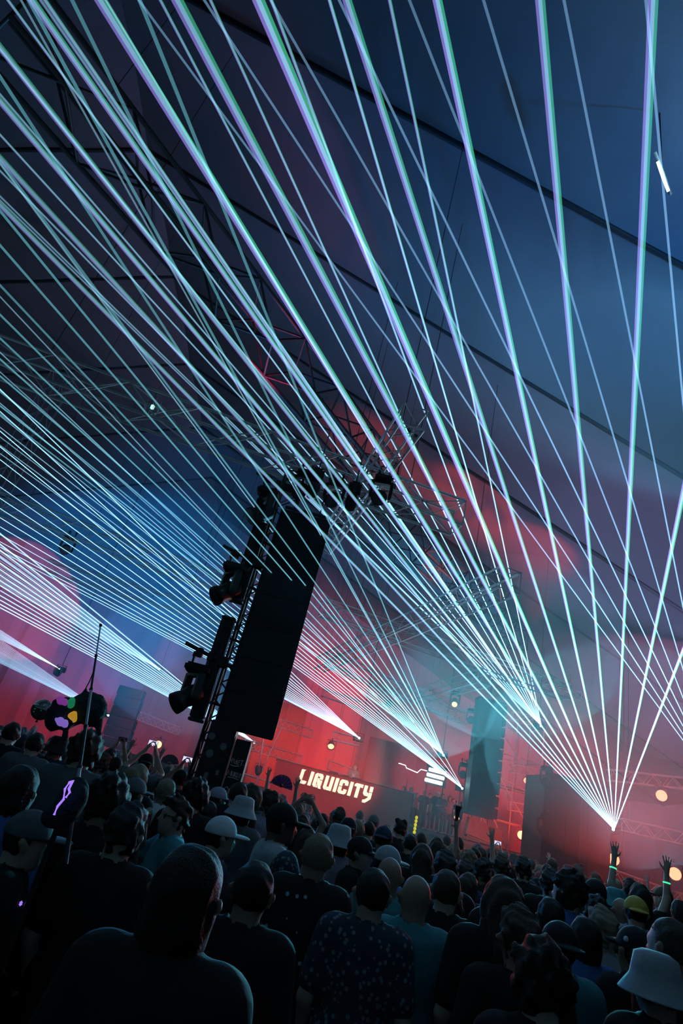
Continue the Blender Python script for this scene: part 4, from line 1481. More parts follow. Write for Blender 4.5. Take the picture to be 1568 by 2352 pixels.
# (x, top y, head width) in the photograph, then look; labels single each one out
CROWD = [
    (61, 1760, 79, dict(hair='bob', hairm=0, shirt='blue', yaw=-8, label='dark haired person in a blue top, shoulder of the furry toy')),
    (82, 1858, 92, dict(hair='short', cap='cap', capm='grey', shirt='black', yaw=-75, label='person in a dusty grey cap close under the antenna pole')),
    (90, 1684, 36, dict(hair='short', shirt='grey', yaw=5, label='person with a round dark head below the mirror balloon')),
    (5, 1716, 30, dict(hair='short', cap='cap', capm='blue', shirt='black', yaw=-75, label='person in a blue cap in profile at the picture edge')),
    (36, 1660, 35, dict(hair='short', shirt='black', yaw=0, label='tall dark person beside the mirror balloon string')),
    (142, 1692, 36, dict(hair='short', cap='bucket', capm='black', shirt='navy', yaw=10, label='person in a wide black hat under the furry toy')),
    (128, 1722, 34, dict(pose='one_up', hair='short', shirt='grey', yaw=-40, label='person raising a bare forearm under the furry toy')),
    (212, 1678, 52, dict(hair='curly', hairm=1, shirt='grey', yaw=0, label='person with a big shaggy hood of hair behind the antenna pole')),
    (258, 1718, 26, dict(pose='phone', hair='short', shirt='black', yaw=-5, label='person filming with a phone held high beside the antenna pole')),
    (270, 1739, 28, dict(hair='short', cap='cap', capm='black', shirt='black', yaw=-15, label='person in a black cap right behind the one filming')),
    (296, 1725, 19, dict(hair='bun', shirt='navy', yaw=0, label='small far person with a bun near the filming phone')),
    (342, 1731, 29, dict(pose='phone', hair='short', cap='cap_back', capm='black', shirt='grey', yaw=10, label='person in a black cap among the far left rows')),
    (324, 1756, 44, dict(hair='long', hairm=2, shirt='black', yaw=-20, label='fair long haired person catching red light on the cheek')),
    (262, 1790, 78, dict(hair='curly', hairm=0, shirt='black', yaw=5, label='person with a big round mop of dark hair')),
    (316, 1786, 47, dict(hair='short', cap='cap', capm='grey', shirt='teal', yaw=-35, label='person in a grey cap turned towards the stage')),
    (388, 1789, 42, dict(hair='short', hairm=2, shirt='white', yaw=-18, label='man in a white shirt with backpack straps')),
    (302, 1856, 84, dict(hair='tousled', hairm=0, shirt='black', yaw=-8, label='big dark tousled head beneath the beaded bun')),
    (236, 1868, 40, dict(hair='bun', hairm=1, shirt='black', yaw=0, label='person with a small beaded hair bun')),
    (421, 1837, 62, dict(pose='drink', hair='tousled', hairm=1, shirt='teal', yaw=112, label='man in mirrored sunglasses drinking from a clear cup')),
    (457, 1796, 48, dict(hair='curly', hairm=0, shirt='black', yaw=0, label='person with round curly hair at the foot of the tower')),
    (504, 1807, 36, dict(hair='short', cap='cap', capm='mauve', shirt='black', yaw=-55, label='person in a pale cap with a pink lit brim')),
    (481, 1840, 48, dict(hair='bob', hairm=0, shirt='blue', yaw=0, label='dark haired person in a blue shirt behind the white cap')),
    (514, 1873, 63, dict(hair='short', cap='cap', capm='white', shirt='navy', yaw=-70, label='person in a white baseball cap bending forward')),
    (553, 1797, 38, dict(hair='short', shirt='black', yaw=-12, label='short haired person just below the scribbled panel')),
    (563, 1828, 47, dict(hair='bob', cap='bucket', capm='lightgrey', shirt='grey', yaw=-15, label='person in a pale rainbow tinted bucket hat')),
    (588, 1805, 35, dict(hair='long', hairm=1, shirt='grey', yaw=-20, label='long haired person with a red lit face by the bucket hat')),
    (617, 1813, 28, dict(hair='short', shirt='black', yaw=0, label='dark head directly under the open purple hand fan')),
    (628, 1824, 36, dict(hair='tousled', shirt='mauve', yaw=-8, label='tousled person in a mauve shirt below the purple hand fan')),
    (652, 1843, 58, dict(hair='short', cap='cap', capm='black', shirt='lightgrey', skin=2, yaw=-78, label='bearded man in a black cap and light shirt looking down')),
    (455, 1947, 148, dict(hair='bob', hairm=0, shirt='black', yaw=-10, label='huge dark head nearest the camera below the white cap')),
    (595, 1980, 97, dict(hair='short', hairm=0, shirt='black', yaw=-10, label='big dark close cropped head next to the hugest head')),
    (663, 1958, 64, dict(hair='short', cap='beanie', capm='patterned', shirt='black', yaw=0, label='person in a patterned beanie behind the cropped head')),
    (738, 1916, 70, dict(hair='short', hairm=2, shirt='dotted', yaw=-12, label='fair short haired person in a dotted dark shirt')),
    (784, 1893, 46, dict(hair='bob', cap='bucket', capm='lightgrey', shirt='mauve', yaw=-10, label='person in a grey towelling bucket hat')),
    (829, 1920, 50, dict(hair='short', cap='cap', capm='black', shirt='black', skin=1, yaw=-115, label='man in a black cap glancing back in a dark jacket')),
    (884, 1897, 37, dict(hair='short', cap='cap_back', capm='navy', shirt='navy', yaw=-20, label='person in a navy cap before the booth end')),
    (893, 1941, 52, dict(hair='short', cap='cap', capm='lightgrey', shirt='blue', yaw=-60, label='person in a pale cap with upturned brim')),
    (901, 1968, 66, dict(hair=None, shirt='teal', yaw=0, label='person with a smooth shaven head behind the shorn man')),
    (865, 1996, 80, dict(hair='short', hairm=0, shirt='patterned', yaw=-5, label='dark cropped person in a patterned collared shirt')),
    (963, 2009, 79, dict(hair=None, shirt='teal', yaw=0, label='bald man with big ears in a dark teal top')),
    (1029, 1999, 69, dict(hair='short', hairm=1, shirt='black', yaw=-25, label='brown haired man beside the bald man, turned to the stage')),
    (973, 1939, 43, dict(hair='long', hairm=1, shirt='black', yaw=-15, label='long haired person with red lit strands above the bald man')),
    (922, 1886, 26, dict(hair='twin_bun', hairm=0, shirt='black', yaw=0, label='person with two hair buns beside the yellow glow stick')),
    (945, 1917, 31, dict(hair='short', shirt='black', yaw=-10, label='dark head right behind the twin buns')),
    (970, 1912, 23, dict(hair='short', shirt='black', yaw=-10, label='small dark head past the yellow glow stick')),
    (1006, 1924, 29, dict(pose='one_up', hair='long', hairm=1, shirt='white', yaw=-12, label='long haired person in white raising a dark folded fan')),
    (850, 1887, 28, dict(hair='short', shirt='black', yaw=-5, label='dark head below the far end of the lit letters')),
    (804, 1878, 34, dict(hair='short', cap='cap_back', capm='black', shirt='black', yaw=-5, label='person in a flat black cap under the lit letters')),
    (783, 1860, 29, dict(hair='tousled', hairm=1, shirt='black', yaw=-5, label='tousled head under the middle of the lit letters')),
    (745, 1869, 28, dict(hair='short', shirt='black', yaw=-5, label='short haired head past the arching arms')),
    (829, 1862, 17, dict(hair='short', shirt='black', yaw=0, label='tiny dark head at the foot of the booth')),
    (861, 1871, 22, dict(hair='short', cap='cap', capm='grey', shirt='grey', yaw=-10, label='small person in a grey cap at the booth foot')),
    (729, 1878, 24, dict(hair='short', shirt='red', yaw=-5, label='small head in a red top between the arching arms')),
    (757, 1887, 26, dict(hair='short', cap='beanie', capm='black', shirt='black', yaw=-5, label='small beanie head next to the towelling hat')),
    (697, 1872, 34, dict(pose='arch', hair='long', hairm=0, shirt='black', yaw=-5, label='person arching both bare arms overhead before the letters')),
    (710, 1902, 44, dict(hair='long', hairm=1, shirt='black', yaw=0, label='brown haired person under the arching arms')),
    (1027, 1962, 52, dict(hair='tousled', hairm=0, shirt='black', yaw=-10, label='square dark tousled head above the brown haired man')),
    (1071, 1980, 40, dict(hair='tousled', hairm=1, shirt='navy', yaw=-15, label='brown haired head next to the square tousled one')),
    (1077, 2006, 44, dict(hair='long', hairm=1, shirt='navy', yaw=-45, label='long faced person turned sideways behind the logo cap')),
    (1110, 1975, 39, dict(hair='tousled', hairm=0, shirt='black', skin=1, yaw=-55, label='bearded person with rim lit hair looking sideways')),
    (1153, 1968, 35, dict(hair='tousled', hairm=1, shirt='grey', yaw=-25, label='person with swept hair under the raised phone')),
    (1161, 2016, 88, dict(hair='long', hairm=1, shirt='black', yaw=-5, label='person with long loose hair and a small clip')),
    (1203, 1974, 33, dict(hair='tousled', shirt='black', yaw=-15, label='dark head in front of the low red box')),
    (1171, 1993, 31, dict(hair='short', cap='beanie', capm='black', shirt='black', yaw=-5, label='person in a black beanie above the long loose hair')),
    (1265, 2001, 41, dict(hair='tousled', hairm=0, shirt='black', yaw=-35, label='wavy haired person facing the black wing')),
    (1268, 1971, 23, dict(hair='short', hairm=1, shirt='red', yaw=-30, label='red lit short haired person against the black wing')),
    (1257, 1985, 24, dict(hair='short', shirt='black', yaw=0, label='dark cropped head at the corner of the wing')),
    (1044, 1939, 28, dict(hair='long', hairm=2, shirt='mauve', yaw=-15, label='red lit long fair haired person mid crowd')),
    (1028, 1919, 20, dict(hair='short', shirt='black', yaw=0, label='small head below the guests on the stage')),
    (1055, 1923, 23, dict(hair='short', shirt='black', yaw=0, label='small head beneath the red cover')),
    (1092, 1948, 29, dict(pose='one_up', hair='short', shirt='black', yaw=-5, label='person waving one thin bare arm before the red cover')),
    (1105, 1947, 28, dict(hair='bob', hairm=1, shirt='black', yaw=-15, label='bobbed head beside the waving arm')),
    (1131, 1954, 26, dict(hair='tousled', hairm=1, shirt='black', yaw=-5, label='tousled head left of the raised phone')),
    (1150, 1956, 19, dict(pose='phone', hair='short', shirt='black', yaw=-5, label='small person holding up a bright phone before the red cover')),
    (1221, 1973, 20, dict(hair='short', shirt='black', yaw=-20, label='small dark head between the low box and the wing')),
    (1115, 2081, 74, dict(hair='short', cap='cap', capm='black', shirt='teal', yaw=-75, label='person in a black cap with a small white logo')),
    (1030, 2082, 62, dict(hair='curly', hairm=0, shirt='blue', yaw=0, label='dark curly person behind the shoulder of the bald man')),
    (1200, 2097, 90, dict(hair='tousled', hairm=1, shirt='black', yaw=-5, label='big round brown head in the near rows')),
    (1267, 2064, 58, dict(hair='bob', hairm=0, shirt='black', yaw=0, label='smooth dark head below the wavy haired pair')),
    (1311, 2009, 58, dict(hair='curly', hairm=0, shirt='blue', yaw=40, label='wavy haired person in a light blue shirt')),
    (1368, 2018, 42, dict(hair='bob', cap='cap', capm='black', shirt='black', yaw=-15, label='person in a plain black cap next to the wavy blue shirt')),
    (1290, 2116, 76, dict(hair='short', cap='cap_back', capm='black', shirt='teal', yaw=0, label='person in a dark cap with folds, near row')),
    (1346, 2109, 72, dict(hair='bob', hairm=0, shirt='blue', yaw=0, label='long dark head in a blue shirt, near row')),
    (1388, 2093, 68, dict(hair='tousled', hairm=2, shirt='lightgrey', yaw=-5, label='grey tousled person with a rim lit neck')),
    (1372, 2066, 48, dict(hair='curly', hairm=0, shirt='black', yaw=0, label='person with a loose dark curly top behind the grey hair')),
    (1429, 2062, 43, dict(hair=None, shirt='grey', skin=1, yaw=0, label='shaven head beside the mustard cap')),
    (1461, 2058, 45, dict(hair='short', cap='cap_back', capm='yellow', shirt='mauve', yaw=-20, label='person in a mustard yellow cap and pale shirt')),
    (1417, 2040, 38, dict(hair='short', cap='bucket', capm='teal', shirt='black', yaw=10, label='person in a teal bucket hat')),
    (1470, 2030, 36, dict(pose='both_up', hair='long', hairm=0, shirt='black', yaw=-5, label='person with both arms raised and green wristbands')),
    (1450, 2024, 30, dict(hair='tousled', shirt='black', yaw=-10, label='dark head beside the raised arms')),
    (1463, 2128, 73, dict(hair='short', cap='cap', capm='black', shirt='black', yaw=10, label='person in a black cap with a pale side dot')),
    (1546, 2111, 92, dict(hair='short', hairm=1, shirt='black', yaw=25, label='big cropped brown head cut by the picture edge')),
    (1512, 2187, 95, dict(hair='short', cap='bucket', capm='lightgrey', shirt='black', yaw=5, label='person in a pale crumpled bucket hat, near row')),
    (1525, 2037, 29, dict(hair='short', cap='cap', capm='brown', shirt='black', yaw=40, label='person in a brown cap before the red lamps')),
    (1538, 2066, 29, dict(hair='tousled', shirt='black', yaw=0, label='dark tousled head close to the picture edge')),
    (1562, 2068, 35, dict(hair='bob', shirt='black', yaw=0, label='dark bobbed head cut by the picture edge')),
    (1250, 2176, 112, dict(hair='curly', hairm=0, shirt='black', yaw=0, label='big dark curly head low in the near row')),
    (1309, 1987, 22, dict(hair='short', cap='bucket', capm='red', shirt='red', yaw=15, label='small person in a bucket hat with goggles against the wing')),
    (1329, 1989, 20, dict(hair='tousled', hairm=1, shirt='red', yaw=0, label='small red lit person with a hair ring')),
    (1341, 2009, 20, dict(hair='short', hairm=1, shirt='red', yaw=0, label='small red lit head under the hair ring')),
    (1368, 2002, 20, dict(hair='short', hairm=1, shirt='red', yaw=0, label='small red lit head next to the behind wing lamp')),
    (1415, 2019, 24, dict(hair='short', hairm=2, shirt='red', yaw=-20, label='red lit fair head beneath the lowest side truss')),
    (640, 1826, 26, dict(pose='one_up', hair='short', shirt='mauve', yaw=-5, label='person holding up the open purple hand fan')),
    (580, 1798, 22, dict(pose='one_up', hair='short', shirt='mauve', yaw=0, label='person stretching an open hand beside the tower')),
    (388, 1760, 20, dict(pose='one_up', hair='short', shirt='black', yaw=0, label='far person waving a small dark hand fan')),
    (420, 1768, 30, dict(pose='phone', hair='short', cap='cap', capm='black', shirt='black', yaw=5, label='person in a black cap just short of the tower')),
]
def clear_of(x, y, others, wx=.50, wy=.31):
    return all(((x - a) / wx) ** 2 + ((y - b) / wy) ** 2 >= 1 for a, b, _ in others)


PLACED = []
for (hx, ht, hw, k) in sorted(CROWD, key=lambda c: -c[2]):
    k = dict(k)
    P = head_px(hx, ht, hw)
    d = ray(hx, ht)
    r = (P - CAM).length
    while not clear_of(P.x, P.y, PLACED) or (abs(P.x + .72) < .8 and abs(P.y - 8.55) < .55):
        r += .04
        P = CAM + d * r
    zt = min(1.97, max(1.56, P.z))
    yaw = math.radians(k.pop('yaw', 0))
    if k.get('cap'):
        zt -= .012
    o = person(P.x, P.y, zt, yaw, group='people in the crowd', skin=k.pop('skin', RNG.choice([0, 0, 1])), **k)
    PLACED.append((P.x, P.y, o))
WHO = {o['label']: o for _, _, o in PLACED}

# the packed rows further off: one mesh each
FAR = []
FAR_LOOK = []
for i in range(18):
    pose = 'rest' if i < 13 else ('both_up', 'one_up', 'phone', 'one_up', 'front')[i - 13]
    hair = ['short', 'tousled', 'bob', 'long', 'curly', 'bun', 'short'][i % 7]
    capk = [None, None, None, 'cap', None, 'bucket', 'cap_back', None, 'beanie'][i % 9]
    FAR_LOOK.append((('arms up, ' if pose == 'both_up' else 'one arm up, ' if pose == 'one_up' else 'filming, ' if pose == 'phone' else '')
                     + ({'cap': 'in a cap', 'cap_back': 'in a backward cap', 'bucket': 'in a bucket hat', 'beanie': 'in a beanie'}[capk] if capk else {'short': 'short haired', 'tousled': 'tousled', 'bob': 'with bobbed hair', 'long': 'long haired', 'curly': 'curly', 'bun': 'with a bun'}[hair]),
                     ['black', 'navy', 'grey', 'black', 'mauve', 'black', 'red', 'black', 'white'][i % 9]))
    FAR.append(join_far(pose, hair, capk, SKINS[i % 3 if i % 3 < 2 else 0], HAIRM[[0, 1, 0, 2][i % 4]], CLOTH[['black', 'navy', 'grey', 'black', 'mauve', 'black', 'red', 'black', 'white'][i % 9]], CLOTH[['black', 'grey', 'navy'][i % 3]]))
ZONES = [(-99, -3.6, 'far row person in the crowd before the far speaker column'), (-3.6, -.2, 'far row person in the crowd beyond the screen tower'), (-.2, 4.6, 'far row person in the crowd before the lit letters'),
         (4.6, 8.6, 'far row person in the crowd before the speaker column'), (8.6, 99, 'far row person in the crowd before the side trusses')]
nfar = 0
yy = 8.6
row = 0
while yy < 25.5 and nfar < 190:
    xmin, xmax = -yy * .62 - .5, yy * .70
    xx = xmin + RNG.random() * .5
    while xx < xmax and nfar < 190:
        x = xx + RNG.normal() * .09
        y = yy + RNG.normal() * .14
        xx += .74 + RNG.random() * .22
        if not clear_of(x, y, PLACED, .56, .4) or (abs(x + .75) < .75 and abs(y - 8.6) < .7) or (x > 7.6 and y > 19.2):
            continue
        r = RNG.random()
        fi = int(RNG.integers(0, 13) if r < .9 else RNG.integers(13, 18))
        o = bpy.data.objects.new('person', FAR[fi])
        link(o)
        s = (1.60 + RNG.random() * .2) / 1.752
        o.location = (x, y, 0)
        o.rotation_euler = (0, 0, RNG.normal() * .3 - .1)
        o.scale = (s, s, s)
        lab = [z for z in ZONES if z[0] <= x < z[1]][0][2]
        tag(o, lab.replace('far row person in the crowd', 'far person %s, %s top,' % FAR_LOOK[fi]), 'person', lab.replace('far row person in the crowd', 'far rows'))
        nfar += 1
    yy += .78 + yy * .022
print('far people', nfar)

# ------------------------------------------------------------------ people on the stage
for (hx, ht, Y, yaw, kw) in [
    (817, 1757, 28.1, 168, dict(pose='front', hair='short', hairm=2, cap=None, shirt='grey', label='disc jockey with headphones and open jacket behind the booth')),
    (928, 1806, 30.2, 120, dict(hair='long', hairm=1, shirt='red', label='guest in red leaning at the booth end')),
    (945, 1808, 30.6, 150, dict(pose='one_up', hair='short', hairm=2, shirt='mauve', label='guest raising one hand beside the booth end')),
    (976, 1817, 29.6, 170, dict(hair='short', hairm=2, shirt='black', label='fair guest in a dark jacket on the stage edge')),
    (988, 1822, 30.8, 175, dict(hair='short', hairm=0, shirt='black', label='guest half hidden behind the dark jacket')),
    (1007, 1818, 29.9, 150, dict(hair='short', cap='cap_back', capm='white', shirt='black', label='guest in a white cap turned aside')),
    (1017, 1823, 29.5, 185, dict(pose='front', hair='short', hairm=0, shirt='navy', label='dark haired guest clasping hands in front')),
    (1034, 1828, 30.2, 160, dict(hair='long', hairm=1, shirt='brown', label='long haired guest nearest the dark lamps')),
    (1042, 1834, 30.9, 200, dict(pose='one_up', hair='short', hairm=1, shirt='black', label='guest lifting an arm under the low laser')),
    (958, 1826, 31.2, 165, dict(pose='one_up', hair='bob', hairm=2, shirt='red', label='guest waving at the back of the stage')),
]:
    P = aty(hx, ht, Y)
    P.z = min(max(P.z, DECK + 1.5), DECK + 1.92)
    person(P.x, P.y, P.z, math.radians(yaw), group='people on the stage', floor=DECK, skin=0, **kw)

dj = [o for o in col.objects if o.get('label', '').startswith('disc jockey')][0]
hpn = MB()
arc = [(HEAD[0] + .1 * math.cos(a), HEAD[1] - .01, HEAD[2] + .02 + .118 * math.sin(a)) for a in [math.pi * i / 12 for i in range(13)]]
hpn.tube(arc, .009, 6)
hpn.build('headphone_band', M_BLACK, dj)
for s_ in (-1, 1):
    MB().lathe([(0, -.018), (.036, -.015), (.038, .008), (0, .016)], 14, look_mat((s_ * .1, HEAD[1] - .01, HEAD[2] - .005), (s_ * 1.0, HEAD[1] - .01, HEAD[2] - .005))).build('ear_cup', M_BLACK, dj, True)
MB().prism([(-.05, 1.12), (.05, 1.12), (.06, 1.42), (0, 1.36), (-.06, 1.42)], .128, .142).build('shirt_front', CLOTH['white'], dj)

# ------------------------------------------------------------------ things carried in the crowd
def glow(name, c, st):
    m = mat(name, tuple(min(1, x * .8 + .1) for x in c), .4, emit=c, strength=st, noise=.05)
    m.cycles.emission_sampling = 'NONE'
    return m


G_VIOLET = glow('violet glow', (.42, .22, 1.0), .9)
G_PINK = glow('magenta glow', (.65, .1, .8), .22)
G_GREEN = glow('green glow', (.02, .55, .2), .22)
G_YELLOW = glow('yellow glow', (.9, .45, .03), .4)
G_PHONE = glow('phone screen', (.75, .72, .95), 1.0)
M_FUR = mat('dark teal plush', (.015, .05, .055), .95, bump=.8, bscale=60)
M_MIRROR = mat('mirror tile', (.35, .37, .4), .15, .9)

# telescopic antenna pole
p_top, p_bot = aty(231, 1436, 3.35), aty(150, 1985, 2.9)
ant = empty('antenna_pole', p_bot, 'thin telescopic pole rising out of the crowd with the furry toy', 'pole')
dv = p_top - p_bot
nseg = 6
for i in range(nseg):
    a, b = dv * (i / nseg), dv * ((i + 1) / nseg)
    rod('pole_section', a, b, .011 - .0013 * i, ant, M_ALU if i % 2 else M_STEEL)
    MB().lathe([(.013 - .0013 * i, -.006), (.0145 - .0013 * i, 0), (.013 - .0013 * i, .006)], 10, look_mat(b, b + dv)).build('collar', M_STEEL, ant)
MB().lathe([(0, -.012), (.008, -.008), (.009, .004), (0, .014)], 10, look_mat(dv, dv * 1.1)).build('tip', M_BLACK, ant, True)
rod('red_mark', dv * .155, dv * .185, .0135, ant, glow('red glow', (.9, .08, .05), .8))

# furry plush animal tied to the pole
pc = aty(178, 1625, 3.3)
S_ = .3 / 118.0 * 1.0


def plush_xy(x, y, dy=0.0):
    return aty(x, y, 3.3 + dy) - pc


pl = empty('plush_toy', pc, 'dark furry plush animal with coloured glowing patches tied to the pole', 'plush toy')
f = Field((-.3, -.2, -.25), (.3, .2, .25), .009)
q = lambda x, y, d=0.0: np.array(plush_xy(x, y, d))
f.ell(q(200, 1622), (.085, .07, .07), .04)
f.ell(q(215, 1635), (.06, .06, .075), .04)
f.ell(q(148, 1640), (.085, .07, .075), .04)
f.ell(q(122, 1655), (.04, .045, .045), .03)
f.cap(q(222, 1640), q(227, 1685), .025, .012, .02)
f.cap(q(190, 1605), q(196, 1583), .014, .009, .01)
f.ell(q(127, 1614), (.02, .015, .018), .015)
f.ell(q(150, 1608), (.02, .015, .018), .015)
f.cap(q(155, 1665), q(150, 1695), .014, .012, .012)
f.noise(.004, 120, 3)
meshobj('body', f.mesh('plush_body'), M_FUR, pl)


def blob(name, x, y, r, m, parent, d=-.075):
    g_ = Field((-.08, -.05, -.08), (.08, .05, .08), .006)
    g_.ell((0, 0, 0), r, .01)
    g_.noise(.009, 130, int(x))
    return meshobj(name, g_.mesh(name), m, parent, loc=plush_xy(x, y, d))


blob('glow_patch', 142, 1611, (.026, .02, .017), G_PINK, pl)
blob('glow_patch', 167, 1614, (.014, .02, .024), G_GREEN, pl)
blob('glow_patch', 164, 1649, (.025, .02, .022), G_YELLOW, pl)
blob('glow_patch', 142, 1660, (.030, .02, .018), glow('soft violet glow', (.42, .25, 1.0), .4), pl)
MB().tube([plush_xy(196, 1583), plush_xy(205, 1566), p_bot + dv * .755 - pc], .003, 5).build('tie_string', M_BLACK, pl)

# violet lit mask next to it
mk_c = aty(152, 1838, 2.95)
mk = empty('light_mask', mk_c, 'dark soft hood with a jagged violet glowing strip', 'light mask')
f = Field((-.2, -.15, -.2), (.2, .15, .2), .009)
f.ell((.02, .02, .0), (.065, .06, .10), .03)
f.ell((-.03, .03, -.07), (.06, .05, .05), .03)
f.noise(.003, 70, 5)
meshobj('hood', f.mesh('mask_hood'), M_FUR, mk)
pts = [aty(x, y, 2.87) - mk_c for x, y in ((124, 1872), (132, 1852), (146, 1836), (149, 1812), (160, 1796), (168, 1792), (158, 1812), (160, 1820), (151, 1832))]
MB().tube(pts, .0055, 6).build('light_strip', G_VIOLET, mk)
MB().tube([(0, .03, -.1), (0, .06, -1.2)], .012, 6).build('stick', M_STEEL, mk)
bd = WHO['person in a dusty grey cap close under the antenna pole']
for dx in (-.012, .012):
    MB().lathe([(0, -.008), (.008, 0), (0, .008)], 10, Matrix.Translation((.12 + dx, .11, 1.40 + dx * .5))).build('glow_dot', G_VIOLET, bd, True)

# mirror ball balloon on a string
bb = aty(96, 1630, 8.6)
bal = empty('mirror_balloon', bb, 'round mirrored balloon floating on a beaded string', 'balloon')
R_ = .135
bmx = bmesh.new()
bmesh.ops.create_uvsphere(bmx, u_segments=20, v_segments=14, radius=R_)
bmesh.ops.inset_individual(bmx, faces=bmx.faces[:], thickness=.0025, depth=.002)
me = bpy.data.meshes.new('mirror_skin')
bmx.to_mesh(me)
bmx.free()
meshobj('mirror_skin', me, M_MIRROR, bal)
MB().lathe([(.0, -.17), (.02, -.165), (.01, -.14), (.03, -.125)], 10).build('neck', M_STEEL, bal, True)
MB().tube([(0, 0, -.16), (-.02, 0, -.5), (.01, 0, -.9)], .004, 5).build('string', M_ALU, bal)
gb = MB()
for k in range(7):
    gb.lathe([(0, -.006), (.007, 0), (0, .006)], 6, Matrix.Translation((random.uniform(-.05, .05), -R_ * .95, random.uniform(-.12, .08))))
o = gb.build('light_dots', G_GREEN, bal)
o['kind'] = 'stuff'


# open hand fans
def hand_fan(c, r, a0, a1, cloth, label, n=9):
    o = empty('hand_fan', c, label, 'hand fan')
    for i in range(n):
        t0 = math.radians(a0 + (a1 - a0) * i / n)
        t1 = math.radians(a0 + (a1 - a0) * (i + .88) / n)
        yy_ = .008 * (-1) ** i
        MB().prism([(r * .28 * math.cos(t0), r * .28 * math.sin(t0)), (r * math.cos(t0), r * math.sin(t0)), (r * math.cos(t1), r * math.sin(t1)), (r * .28 * math.cos(t1), r * .28 * math.sin(t1))], yy_ - .002, yy_ + .002).build('leaf', cloth, o)
        MB().tube([(0, 0, 0), (r * 1.0 * math.cos(t1), yy_ - .004, r * 1.0 * math.sin(t1))], .006, 5).build('rib', M_BLACK, o)
    MB().lathe([(0, -.012), (.012, -.01), (.012, .01), (0, .012)], 10, Matrix.Rotation(math.pi / 2, 4, 'X')).build('rivet', M_STEEL, o)
    return o


M_FANCLOTH = mat('purple fan cloth', (.2, .07, .24), .7)


def hand_at(label, local):
    o = WHO[label]
    bpy.context.view_layer.update()
    return o.matrix_world @ Vector(local)


hp = hand_at('person holding up the open purple hand fan', (.24, .12, 1.97))
hand_fan(aty(645, 1808, hp.y - .05), .19, -2 + 0, 172, M_FANCLOTH, 'open purple hand fan held up before the stage')
hp = hand_at('far person waving a small dark hand fan', (.24, .12, 1.97))
hand_fan(aty(388, 1756, hp.y - .05), .2, 15, 175, CLOTH['black'], 'small dark hand fan held up among the far rows')
hp = hand_at('long haired person in white raising a dark folded fan', (.23, .12, 2.0))
ff = empty('folded_fan', hp, 'dark folded fan held upright over the crowd', 'hand fan')
MB().prism([(-.012, -.05), (.012, -.05), (.045, .22), (-.045, .22)], -.012, .012).build('leaves', M_BLACK, ff)
MB().tube([(0, 0, -.08), (0, 0, 0)], .01, 6).build('handle', M_BLACK, ff)


# phones
def phone(c, w, h, label, rz=0.0, lit=True):
    o = empty('phone', c, label, 'phone', rz=rz)
    MB().bevbox((0, 0, 0), (w, .009, h), .004).build('case', M_BLACKG, o)
    MB().box((0, -.0055, 0), (w * .93, .002, h * .9)).build('screen', G_PHONE if lit else M_DARKLENS, o)
    MB().lathe([(0, 0), (.006, 0), (.006, .002), (0, .002)], 10, Matrix.Translation((w * .35, .0045, h * .3)) @ Matrix.Rotation(-math.pi / 2, 4, 'X')).build('camera_eye', M_STEEL, o)
    return o


hp = hand_at('person filming with a phone held high beside the antenna pole', (.0, .31, 1.90))
phone(hp, .15, .075, 'dim phone held sideways in two raised hands', 0, False)
hp = hand_at('small person holding up a bright phone before the red cover', (.0, .31, 1.90))
phone(hp, .17, .085, 'bright phone screen held sideways before the red cover')
phone(hand_at('person in a black cap just short of the tower', (0, .31, 1.9)), .15, .08, 'small bright phone close to the tower foot')
phone(hand_at('person in a black cap among the far left rows', (0, .31, 1.9)), .15, .08, 'small bright phone among the far left rows')

# cup and sunglasses
man = WHO['man in mirrored sunglasses drinking from a clear cup']
cu = empty('plastic_cup', hand_at('man in mirrored sunglasses drinking from a clear cup', (.02, .205, 1.575)), 'clear plastic cup raised to the mouth of the man in sunglasses', 'cup')
m_cup = mat('clear cup', (.5, .45, .5), .1)
m_cup.node_tree.nodes['Principled BSDF'].inputs['Transmission Weight'].default_value = .6
tilt = look_mat((0, 0, 0), (-.75, -.4, -.25))
MB().lathe([(.026, .0), (.034, .1), (.037, .11), (.034, .112), (.031, .1), (.023, .004), (0, .004)], 16, tilt).build('wall', m_cup, cu, True)
MB().lathe([(0, .01), (.024, .012), (.029, .06), (0, .062)], 16, tilt).build('drink', mat('drink', (.5, .1, .06), .2), cu, True)
sg_ = MB()
hcz = HEAD
for s in (-1, 1):
    sg_.lathe([(0, -.004), (.023, -.003), (.025, 0), (.023, .003), (0, .005)], 14, Matrix.Translation((s * .032, .108, hcz[2] + .008)) @ Matrix.Rotation(-math.pi / 2, 4, 'X'))
sg_.build('sunglasses', mat('mirror lens', (.08, .3, .4), .05, .9), man, True)
fr = MB()
for s in (-1, 1):
    fr.tube([(s * .055, .105, hcz[2] + .012), (s * .08, .08, hcz[2] + .012), (s * .085, -.01, hcz[2] + .01)], .004, 5)
fr.tube([(-.01, .112, hcz[2] + .012), (.01, .112, hcz[2] + .012)], .004, 5)
fr.build('glasses_frame', M_BLACKG, man)

# green wristbands on the raised arms
ar = WHO['person with both arms raised and green wristbands']
for s, e, w in ((-1, (-.30, .02, 1.68), (-.26, .05, 1.93)), (1, (.29, .02, 1.67), (.30, .03, 1.92))):
    a, b = Vector(e), Vector(w)
    c = a + (b - a) * .62
    MB().lathe([(.034, -.007), (.038, -.004), (.038, .004), (.034, .007)], 14, look_mat(c, b)).build('wristband', glow('wristband green', (.08, .9, .45), 1.0), ar, True)
